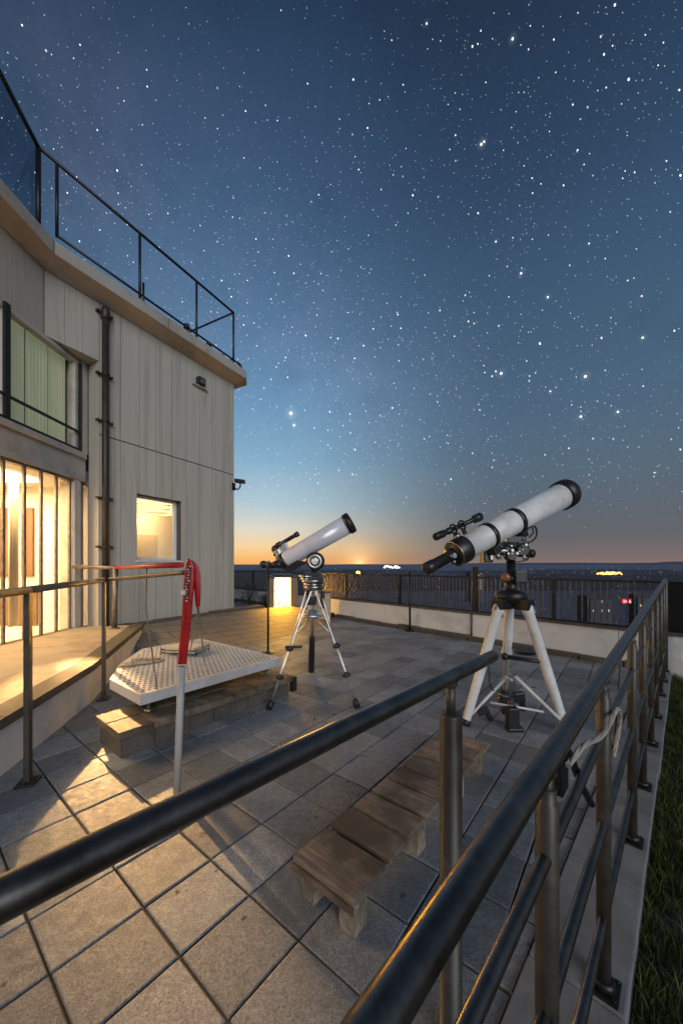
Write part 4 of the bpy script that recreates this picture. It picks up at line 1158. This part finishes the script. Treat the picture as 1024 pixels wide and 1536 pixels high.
# ------------------------------------------------------------------ large telescope
def big_scope():
    c = V((1.645,3.5,0)); Hz = 1.14
    T = thing('telescope', 'larger white telescope with black bands on a sturdy white tripod', 'telescope', c)
    R = at(694,824,3.22); Fp = at(840,745,3.68); ax = (Fp-R).normalized(); L = (Fp-R).length
    d, a, b = frame(ax); up = b if b.z > 0 else -b
    side = (V((0,-1,0))-ax*ax.dot(V((0,-1,0)))).normalized()
    bm = NB(); r0, r1 = .108, .132
    lathe(bm, R, ax, [(0,r0),(L*.40,r0*1.09),(L*.42,r0*1.10),(L*.5,r0*1.12),(L,r1)], 48); tb = part('tube', bm, M['white'], T)
    bm = NB(); lathe(bm, R+ax*(L-.012), ax, [(0,r1*1.01),(.006,r1*1.13),(.075,r1*1.15),(.115,r1*1.13),(.14,r1*1.02),(.142,r1*.9),(.05,r1*.85)], 48); part('dew_cap', bm, M['blackpl'], tb)
    for f, w in ((.215,.045),(.475,.05)):
        rr = (r0+(r1-r0)*f)
        bm = NB(); lathe(bm, R+ax*(L*f), ax, [(0,rr*1.01),(.004,rr*1.075),(w,rr*1.085),(w+.004,rr*1.01)], 48, False, False)
        obox(bm, R+ax*(L*f), ax, side, up, .005, w, -.03, .03, -rr*1.35, -rr*1.0, .006)
        cyl(bm, R+ax*(L*f+w*.5)+side*rr*1.05-up*.03, R+ax*(L*f+w*.5)+side*rr*1.18-up*.03, .016, n=10)
        part('tube_ring', bm, M['blackpl'], tb)
    bm = NB(); lathe(bm, R-ax*.13, ax, [(0,.055),(.002,r0*.95),(.03,r0*1.10),(.12,r0*1.16),(.15,r0*1.14),(.156,r0*1.0)], 44); rc = part('rear_cell', bm, M['blackpl'], tb)
    bm = NB(); lathe(bm, R-ax*.112, ax, [(0,r0*1.02),(.001,r0*1.10),(.016,r0*1.13),(.017,r0*1.05)], 44, False, False); part('brass_ring', bm, M['gold'], rc)
    bm = NB(); e0 = R-ax*.13
    lathe(bm, e0, -ax, [(0,.062),(.02,.062),(.022,.050),(.20,.050),(.202,.044),(.215,.056),(.30,.056),(.305,.047),(.306,.03)], 30); dt = part('drawtube', bm, M['blackpl'], tb)
    bm = NB(); cyl(bm, e0-ax*.05+side*.03, e0-ax*.05+side*.10, .022, n=16); sphere(bm, e0-ax*.02-up*.06+side*.02, .022, 10); part('focus_knob', bm, M['steel'], dt)
    # finder
    f0 = at(652,806,3.12); f1 = at(722,774,3.34); fa = (f1-f0).normalized(); fl = (f1-f0).length
    bm = NB(); lathe(bm, f0, fa, [(0,.030),(.01,.034),(.10,.034),(.105,.026),(.15,.026),(.155,.031),(.19,.031),(.195,.020),(fl-.1,.021),(fl-.095,.038),(fl-.02,.040),(fl-.015,.034),(fl-.03,.03)], 24)
    fi = part('finder_scope', bm, M['blackpl'], tb)
    bm = NB()
    for q in (.38,.56):
        m = f0+fa*fl*q; torus(bm, m, fa, .040, .009, 22, 8); obox(bm, m, fa, side, up, -.016, .016, -.014, .014, -.12, -.035, .004)
    part('finder_bracket', bm, M['blackpl'], fi)
    bm = NB(); m = f0+fa*fl*.40+side*.02; cyl(bm, m-up*.05, m-up*.10-ax*.03, .02, n=10); part('bracket_screw', bm, M['steel'], fi)
    # mount: saddle, arms, motor boxes, cables
    mid = R+ax*(L*.36)
    bm = NB(); obox(bm, mid, ax, side, up, -.20, .26, -.045, .045, -.185, -.135, .008)
    mt = part('mount', bm, M['blackpl'], T)
    hd = V((c.x,c.y,1.36))
    mc = at(757,826,3.45)
    bm = NB(); rr = random.Random(11)
    obox(bm, mc, EX, EY, EZ, -.16, .13, -.08, .08, -.045, .03, .014); obox(bm, mc, EX, EY, EZ, -.02, .16, -.10, .06, .02, .13, .016); obox(bm, mc, EX, EY, EZ, -.22, -.13, -.05, .06, -.115, .02, .012)
    lathe(bm, mc+V((.12,-.12,.0)), V((0,1,0)), [(0,.05),(.01,.065),(.06,.065),(.07,.04)], 22); lathe(bm, mc+V((.02,-.11,-.045)), V((0,1,0)), [(0,.045),(.02,.055),(.08,.055)], 20)
    lathe(bm, mc+V((.20,-.02,-.03)), V((.6,-.8,0)), [(0,.03),(.01,.04),(.06,.04),(.07,.03)], 18)
    for k in range(22):
        p = mc+V((rr.uniform(-.16,.16),-.10+rr.uniform(-.012,.01),rr.uniform(-.08,.10))); s = rr.uniform(.008,.024)
        obox(bm, p, EX, EY, EZ, -s, s, -.012, .03, -s*.7, s*.7, .003)
    part('drive_box', bm, M['blackpl'], mt)
    bm = NB()
    for k in range(16):
        p = mc+V((rr.uniform(-.17,.15),-.108+rr.uniform(-.008,.008),rr.uniform(-.06,.10))); s = rr.uniform(.005,.014)
        cyl(bm, p, p+V((0,-.016,0)), s, n=10)
    obox(bm, mc, EX, EY, EZ, -.12, .04, -.098, -.08, -.012, .006, .003); obox(bm, mc, EX, EY, EZ, -.17, -.14, -.075, -.05, -.09, -.01, .004)
    torus(bm, mc+V((.205,-.065,-.03)), V((.6,-.8,0)), .036, .006, 20, 6)
    part('fittings', bm, M['steel'], mt)
    bm = NB()
    tube(bm, smoothpath([mc+V((.10,-.07,.11)), mc+V((.17,-.1,.20)), mc+V((.24,-.09,.22)), mc+V((.26,-.08,.14)), mc+V((.20,-.1,.08)), mc+V((.12,-.11,.06))],6), .008, 8)
    tube(bm, smoothpath([mc+V((.14,-.07,.13)), mc+V((.20,-.08,.22)), mc+V((.23,-.08,.17)), mc+V((.18,-.1,.12))],6), .007, 8)
    tube(bm, smoothpath([mc+V((-.1,-.1,.02)), mc+V((0,-.13,.07)), mc+V((.1,-.12,.03)), mc+V((.17,-.1,-.08)), mc+V((.06,-.09,-.11))],6), .006, 8)
    part('cable', bm, M['black'], mt)
    # pier and tripod head
    pc = V((c.x,c.y,0))
    bm = NB(); lathe(bm, pc+EZ*1.20, EZ, [(0,.10),(.01,.055),(.09,.05),(.10,.062),(.14,.062),(.15,.042),(.30,.042)], 24); obox(bm, pc, EX, EY, EZ, .0, .12, -.10, .05, 1.28, 1.40, .012); part('pier', bm, M['blackpl'], mt)
    bm = NB(); lathe(bm, pc+V((-.085,-.08,1.335)), V((-.5,-.8,0)), [(0,.04),(.02,.045),(.05,.04),(.06,.02)], 18)
    part('clamp_knob', bm, surf('copper_knob', (.30,.13,.07), .4, .4), mt)
    feet = [floor_pt(697,1088), V((1.945,3.107,0)), V((1.86,4.10,0))]
    bm = NB(); lathe(bm, pc+EZ*1.08, EZ, [(0,.09),(.02,.14),(.09,.15),(.12,.12),(.13,.08)], 30)
    for ft in feet:
        v = (ft-c).normalized(); obox(bm, pc, v, v.cross(EZ), EZ, .05, .20, -.065, .065, 1.03, 1.13, .012)
    part('tripod_head', bm, M['black'], T)
    for k, ft in enumerate(feet):
        v = (ft-c).normalized(); top = pc+v*.15+EZ*1.07; dr = ft-top; Ln = dr.length
        bm = NB()
        if k < 2: lathe(bm, top, dr, [(0,.044),(.01,.052),(.08,.052),(.085,.046),(Ln*.6,.043),(Ln-.05,.035),(Ln-.04,.032)], 26)
        else: lathe(bm, top, dr, [(0,.044),(.01,.050),(Ln*.5,.046),(Ln*.51,.054),(Ln*.54,.054),(Ln*.55,.03),(Ln-.05,.026)], 26)
        lg = part('leg', bm, M['white'], T)
        bm = NB(); lathe(bm, top+dr*(1-.055/Ln), dr, [(0,.032),(.01,.042),(.05,.046),(.054,.03)], 20); part('rubber_foot', bm, M['blackpl'], lg)
        if k < 2:
            bm = NB(); q = top+dr*.0+v*.0; obox(bm, top, dr.normalized(), dr.cross(EZ).normalized(), dr.normalized().cross(dr.cross(EZ).normalized()), .018, .07, -.03, -.01, -.062, -.054); part('hinge_plate', bm, M['steel'], lg)
    # accessory arm
    bm = NB(); p0 = at(757,985,3.40); p1 = at(818,994,3.24)
    tube(bm, [p0, p0+(p1-p0)*.5, p1], [.022,.019,.017], 12); sphere(bm, p0, .035, 12); lathe(bm, at(787,978,3.50)-EZ*.02, EZ, [(0,.05),(.008,.10),(.03,.105),(.036,.09)], 28)
    part('accessory_arm', bm, M['blackpl'], T)
    # lower braces around a clear centre tube
    ctr = V((1.50,3.17,0)); ctp = ctr+EZ*.44
    bm = NB()
    tube(bm, [at(757,1019,3.4), feet[0]+(pc+EZ*1.07-feet[0])*.05], .013, 12); tube(bm, [ctp+V((.03,0,.03)), feet[1]+EZ*.06], .015, 12)
    tube(bm, [at(735,1054,3.28), at(815,1068,3.17)], .010, 10); tube(bm, [ctp, V((1.86,4.10,.18))], .011, 10)
    part('brace', bm, M['white'], T)
    bm = NB(); lathe(bm, ctr+EZ*.16, EZ, [(0,.032),(.30,.032),(.31,.038),(.33,.038)], 20); part('clear_column', bm, glassy('clear_acrylic', (.82,.84,.86), ior=1.5), T)
    bm = NB(); obox(bm, ctr, EX, EY, EZ, -.045, .05, -.04, .04, .02, .20, .01); obox(bm, ctr, EX, EY, EZ, -.055, .085, -.06, .03, .0, .035, .01); part('base_block', bm, M['blackpl'], T)
    for px, py, Y, an in ((723,1064,3.33,.5),(756,1050,3.35,-.2),(778,1046,3.4,.1)):
        p = at(px,py,Y); e1 = V((math.cos(an),0,math.sin(an))); e3 = V((-math.sin(an),0,math.cos(an)))
        bm = NB(); obox(bm, p, e1, EY, e3, -.05, .05, -.03, .03, -.045, .05, .014); obox(bm, p, e1, EY, e3, .0, .045, -.025, .025, -.13, -.03, .012); cyl(bm, p+e1*-.03-EY*.05, p+e1*-.03+EY*.05, .022, n=12)
        cl = part('brace_clamp', bm, M['blackpl'], T)
        if px < 770:
            bm = NB(); obox(bm, p, e1, EY, e3, -.062 if an > 0 else .02, -.03 if an > 0 else .055, -.036, .02, -.03, .012, .006); part('red_latch', bm, M['red'], cl)
    bm = NB(); tube(bm, smoothpath([at(733,1000,3.35), at(734,1022,3.33), at(738,1034,3.32), at(741,1036,3.32)],5), .006, 8); part('hanging_cable', bm, M['black'], T)
big_scope()

# ------------------------------------------------------------------ standing posts, lantern, bollard, crate
def posts():
    def one(p, h, r, label):
        T = thing('stanchion', label, 'post', p, 'slim black posts standing on the terrace')
        bm = NB(); cyl(bm, V(p), V(p)+EZ*h, r, n=12); sphere(bm, V(p)+EZ*h, r*1.25, 10); part('pole', bm, M['black'], T)
        bm = NB(); lathe(bm, V(p)+EZ*.001, EZ, [(0,.10),(.012,.10),(.02,.05),(.035,.03)], 18)
        obox(bm, V(p), WD, WN, EZ, -.13, .13, -.03, .03, .002, .016, .004); part('foot', bm, M['black'], T)
    one(floor_pt(402,980), 1.43, .018, 'slim black post left of the smaller telescope tripod')
    one(floor_pt(614.5,947), 1.30, .024, 'slim black post with flat foot between the two telescopes')
posts()
def lantern():
    p = V((-1.86,11.35,0)); T = thing('floor_lantern', 'big boxy floor lantern glowing warm white behind the smaller telescope', 'lantern', p)
    ex = V((.985,.17,0)); ey = V((-.17,.985,0)); w, dp, h = .46, .36, 1.06
    B = lambda *q, **k: None
    bm = NB(); obox(bm, p, ex, ey, EZ, -w, w, -dp, dp, 0, .06, .01); part('base', bm, M['black'], T)
    bm = NB(); obox(bm, p, ex, ey, EZ, -w-.02, w+.02, -dp-.02, dp+.02, h, h+.07, .012); obox(bm, p, ex, ey, EZ, -.3, .3, -.24, .24, h+.07, h+.13, .012); part('top', bm, M['black'], T)
    bm = NB()
    for a, b in ((-1,-1),(1,-1),(1,1),(-1,1)):
        x = a*(w-.115); obox(bm, p, ex, ey, EZ, x-.11, x+.11, b*dp-.02*b-.02, b*dp-.02*b+.02, .06, h)
    obox(bm, p, ex, ey, EZ, -w, w, dp-.03, dp-.01, .06, h); obox(bm, p, ex, ey, EZ, -w, -w+.02, -dp+.04, dp-.04, .06, h); obox(bm, p, ex, ey, EZ, w-.02, w, -dp+.04, dp-.04, .06, h)
    part('frame', bm, surf('bronze_lantern_frame', (.16,.11,.06), .5, .2), T)
    bm = NB(); obox(bm, p, ex, ey, EZ, -w+.228, w-.228, -dp+.02, -dp+.028, .062, h-.004); part('lit_panel', bm, glow_cloth('lantern_glow'), T)
    bm = NB()
    for x, hh in ((-.10,.45),(.02,.26),(.09,.36),(.16,.22)): lathe(bm, p+ex*x+ey*(-dp-.0)+EZ*.06, EZ, [(0,.030),(hh*.6,.030),(hh*.7,.012),(hh,.012)], 12)
    part('bottle_holder', bm, M['black'], T)
lantern()
def bollard():
    p = wpt(-.35,.33); T = thing('bollard', 'short white tapered bollard standing against the far parapet', 'bollard', p)
    bm = NB(); lathe(bm, p, EZ, [(0,.17),(.02,.175),(.06,.15),(.45,.105),(.55,.095)], 24); part('shaft', bm, M['parapet'], T)
    bm = NB(); lathe(bm, p+EZ*.55, EZ, [(0,.12),(.02,.13),(.08,.12),(.13,.085),(.17,.05),(.19,.01)], 24); part('cap', bm, M['parapet'], T)
    q = wpt(.25,.30); bm = NB(); obox(bm, q, WD, WN, EZ, -.09, .09, -.06, .06, .04, .16, .012); obox(bm, q, WD, WN, EZ, -.03, .03, -.03, .03, 0, .05); cyl(bm, q+EZ*.1+WN*.05, q+EZ*.1+WN*.10, .04, n=12)
    o = part('floor_light', bm, M['blackpl'], None, loc=q); tag(o, 'small unlit black ground spotlight by the base of the white parapet', 'spotlight')
    q = wpt(5.4,.26); bm = NB(); cyl(bm, q+EZ*.05-WD*.06, q+EZ*.06+WD*.08, .035, n=12); obox(bm, q, WD, WN, EZ, -.12, .02, -.04, .05, 0, .05, .01)
    o = part('drain_spout', bm, M['stone'], None, loc=q); tag(o, 'broken brown drain spout at the foot of the parapet near the railing', 'drain')
    q = V((-.45,9.55,0)); T = thing('crate', 'tall beige storage crate behind the smaller telescope tripod', 'crate', q)
    bm = NB(); obox(bm, q, EX, EY, EZ, -.16, .16, -.14, .14, .03, .72, .01); part('body', bm, M['cloth'], T)
    bm = NB(); obox(bm, q, EX, EY, EZ, -.18, .18, -.16, .16, .72, .76, .006); part('lid', bm, M['stone'], T)
bollard()

# ------------------------------------------------------------------ shrubs beyond the far corner
def shrubs():
    m = bpy.data.materials.new('shrub_leaf'); t = NT(m); v = t.coords()
    c = t.mix(t.noise(v, 3, 4, .6), (.018,.028,.014), (.07,.085,.05)); t.finish(c, .6)
    for k, (s, off, h, w, lab) in enumerate(((-4.2,.45,.85,.34,'bushier dark shrub at the parapet beside the building corner'),(-3.1,.40,.5,.26,'low dark shrub at the parapet left of the lantern'))):
        p = wpt(s, off); T = thing('shrub', lab, 'shrub', p, 'shrubs along the parapet')
        R = random.Random(k+5)
        bm = NB()
        for i in range(6):
            a = R.uniform(0,6.28); tube(bm, smoothpath([p, p+V((math.cos(a)*w*.3,math.sin(a)*w*.3,h*.5)), p+V((math.cos(a)*w*.8,math.sin(a)*w*.8,h*R.uniform(.7,1)))],3), [.012]*3+[.008]*3+[.004], 6)
        part('stem', bm, M['soil_and_shade'], T)
        bm = NB()
        for i in range(700):
            a = R.uniform(0,6.28); rr = R.random()**.6*w; z = h*R.uniform(.12,1.05)*(1-.35*(rr/w)**2)
            q = p+V((math.cos(a)*rr,math.sin(a)*rr,z)); s_ = R.uniform(.015,.035)
            n = V((R.gauss(0,1),R.gauss(0,1),R.gauss(0,1))).normalized(); dd, e, f = frame(n)
            bm.faces.new([bm.verts.new(q-e*s_), bm.verts.new(q+f*s_*.45), bm.verts.new(q+e*s_), bm.verts.new(q-f*s_*.45)])
        part('foliage', bm, m, T)
shrubs()

# ------------------------------------------------------------------ town in the valley
def town():
    R = random.Random(21)
    emo = emissive('sodium_lamp', (1.,.55,.16), 14.); emw = emissive('white_floodlight', (.9,.95,1.), 3.); emr = emissive('red_neon', (1.,.02,.03), 6.)
    # scattered street lamps: far too many to count
    def lights(name, label, mat, n, col, a0, a1, d0, d1):
        vs, fs = [], []
        for k in range(n):
            d = d0*(d1/d0)**R.random(); a = math.radians(R.uniform(a0,a1))
            x, y = math.sin(a)*d, math.cos(a)*d; r = d*R.choice((.0003,.0004,.0004,.0006)); z = -66+R.uniform(4,24)*(d/1500)**.5
            b = len(vs)
            vs += [(x-r,y,z),(x+r,y,z),(x,y-r,z),(x,y+r,z),(x,y,z-r),(x,y,z+r)]
            fs += [(b+i,b+j,b+k2) for i,j,k2 in ((0,2,5),(2,1,5),(1,3,5),(3,0,5),(2,0,4),(1,2,4),(3,1,4),(0,3,4))]
        me = bpy.data.meshes.new(name); me.from_pydata(vs,[],fs); me.materials.append(mat)
        o = bpy.data.objects.new(name, me); COL.objects.link(o); tag(o, label, 'town lights', kind='stuff')
    lights('town_lights', 'scattered faint white and bluish lights of the town in the dark valley', emissive('faint_white_light',(.8,.88,1.),1.3), 700, None, -30, 44, 300, 7000)
    lights('street_lights', 'scattered faint orange street lights across the dark valley', emissive('faint_orange_light',(1.,.52,.2),2.), 520, None, -30, 44, 300, 7000)
    def lamp(name, label, cat, px, py, d, r, mat, wide=1., n=1):
        p = at(px,py,d); T = thing(name, label, cat, V((p.x,p.y,-70)))
        bm = NB(); cyl(bm, V((p.x,p.y,-70)), p-EZ*r*.4, r*.12, n=8); part('mast', bm, M['black'], T)
        bm = NB()
        for k in range(n):
            u = (k-(n-1)/2)/max(1,n)*2
            sphere(bm, p+V((u*r*wide*1.0, 0, R.uniform(-.25,.45)*r*(n>1))), r*(R.uniform(.22,.75) if n>1 else .8)*(1-.4*abs(u)), 12, (1,1,.8))
        part('lamp_head', bm, mat, T)
    lamp('tall_street_lamp', 'tall bright orange sodium lamp in the valley just above the fence', 'street lamp', 537, 859, 900, 6.5, emissive('bright_sodium', (1.,.42,.07), 6.))
    lamp('floodlight_mast', 'wide cluster of white floodlights on the far valley edge', 'floodlights', 588, 851, 2500, 17, emw, 3.4, 15)
    lamp('stadium_lights', 'broad blazing orange bank of stadium lights below the dark hill', 'floodlights', 914, 860.5, 2100, 15, emissive('blazing_orange', (1.,.46,.12), 4.), 4.8, 26)
    # distant blocks
    for k, (px, py, d, w, h, lab) in enumerate(((712,868,700,26,34,'tall pale tower block in the valley behind the fence post'),(890,905,260,15,11,'plastered house with lit windows below the fence near the railing'),(958,903,250,9,9,'narrow house right of the red sign in the valley'))):
        p = at(px,py,d); z0 = -70.5; T = thing('town_house', lab, 'building', V((p.x,p.y,-70)), 'buildings in the valley')
        top = p.z+h*.35
        bm = NB(); box(bm, p.x-w/2, p.x+w/2, p.y-w/2, p.y+w/2, z0, top); part('wall', bm, M['house'], T)
        bm = NB()
        if h < 13: hexa(bm, [V((p.x-w*.55,p.y-w*.55,top+.01)),V((p.x+w*.55,p.y-w*.55,top+.01)),V((p.x+w*.55,p.y+w*.55,top+.01)),V((p.x-w*.55,p.y+w*.55,top+.01)),V((p.x-w*.5,p.y-.2,top+3)),V((p.x+w*.5,p.y-.2,top+3)),V((p.x+w*.5,p.y+.2,top+3)),V((p.x-w*.5,p.y+.2,top+3))])
        else: box(bm, p.x-w*.53, p.x+w*.53, p.y-w*.53, p.y+w*.53, top+.01, top+.8)
        part('roof', bm, M['houseroof'], T)
        mw = emissive('lit_window_%d' % k, ((1.,.8,.5),(.85,.9,1.))[k%2], .55)
        nx, nz = max(2,int(w/4)), max(2,int(h/3.2))
        for i in range(nx):
            for j in range(nz):
                if R.random() > .5: continue
                x = p.x-w/2+w*(i+.5)/nx; z = top-1.8-j*3.2
                bm = NB(); box(bm, x-.8, x+.8, p.y-w/2-.12, p.y-w/2-.02, z-.9, z+.7); part('window', bm, mw, T)
    p = at(940,902,235); T = thing('red_sign', 'glowing red sign on a mast in the valley seen through the fence', 'sign', V((p.x,p.y,-70)))
    bm = NB(); cyl(bm, V((p.x,p.y,-70)), p-EZ*1.6, .3, n=8); part('mast', bm, M['black'], T)
    bm = NB(); box(bm, p.x-3.0, p.x+3.0, p.y, p.y+.5, p.z-1.5, p.z+1.6, .2); part('panel', bm, emissive('red_sign_back', (.8,.01,.03), 1.1), T)
    bm = NB()
    for x, z0, z1 in ((-2.1,-.9,1.),(-.8,-.6,.6),(.5,-.6,.6),(1.8,-.9,.7)):
        box(bm, p.x+x-.25, p.x+x+.2, p.y-.3, p.y-.05, p.z+z0, p.z+z1); box(bm, p.x+x+.2, p.x+x+.75, p.y-.3, p.y-.05, p.z+z0, p.z+z0+.4)
    part('lettering', bm, emissive('pink_lettering', (1.,.25,.3), 3.), T)
town()
def haze():
    bm = NB(); box(bm, -26000, 26000, -26000, 26000, -78, 9.5)
    m = bpy.data.materials.new('evening_haze'); t = NT(m)
    pv = t.n('ShaderNodeVolumePrincipled'); pv.inputs['Color'].default_value = (.55,.66,1.,1); pv.inputs['Density'].default_value = 2.2e-5; pv.inputs['Anisotropy'].default_value = 0.
    o = t.n('ShaderNodeOutputMaterial'); t.l(pv.outputs[0], o.inputs['Volume'])
    h = part('haze', bm, m); tag(h, 'thin blue evening haze lying over the valley', 'haze', kind='stuff')
haze()

# ------------------------------------------------------------------ lamps
def lamp(name, typ, loc, energy, color, target=None, **kw):
    d = bpy.data.lights.new(name, typ); d.energy = energy; d.color = color
    for k, v in kw.items(): setattr(d, k, v)
    o = bpy.data.objects.new(name, d); COL.objects.link(o); o.location = loc
    if target is not None: o.rotation_euler = (V(target)-V(loc)).to_track_quat('-Z','Y').to_euler()
    return o
WARM = (1.,.62,.27)
lamp('room_light', 'AREA', (-5.7,4.2,2.80), 560, WARM, (-5.7,4.2,0), shape='RECTANGLE', size=1.3, size_y=3.6)
lamp('room_spot', 'SPOT', (-4.74,6.0,1.72), 6800, (1.,.56,.22), (-1.70,2.32,0), spot_size=math.radians(17), spot_blend=.85, shadow_soft_size=.035)
lamp('pendant_light', 'POINT', bpt(1.5,-.75,2.5), 30, WARM, shadow_soft_size=.1)
fill_sun = lamp('fill_sun', 'SUN', (3,-6,12), 1.65, (.96,.98,1.), None, angle=math.radians(40))  # added soft fill from behind the camera; the real sun has set
fill_sun.rotation_euler = (math.radians(71), 0, math.radians(20))

# ------------------------------------------------------------------ render settings
S.render.engine = 'CYCLES'
S.cycles.use_denoising = True
S.cycles.max_bounces = 8; S.cycles.transparent_max_bounces = 16
S.cycles.sample_clamp_indirect = 3.0
S.cycles.caustics_reflective = False; S.cycles.caustics_refractive = False
S.view_settings.view_transform = 'Standard'; S.view_settings.look = 'None'
S.view_settings.exposure = 0; S.view_settings.gamma = 1
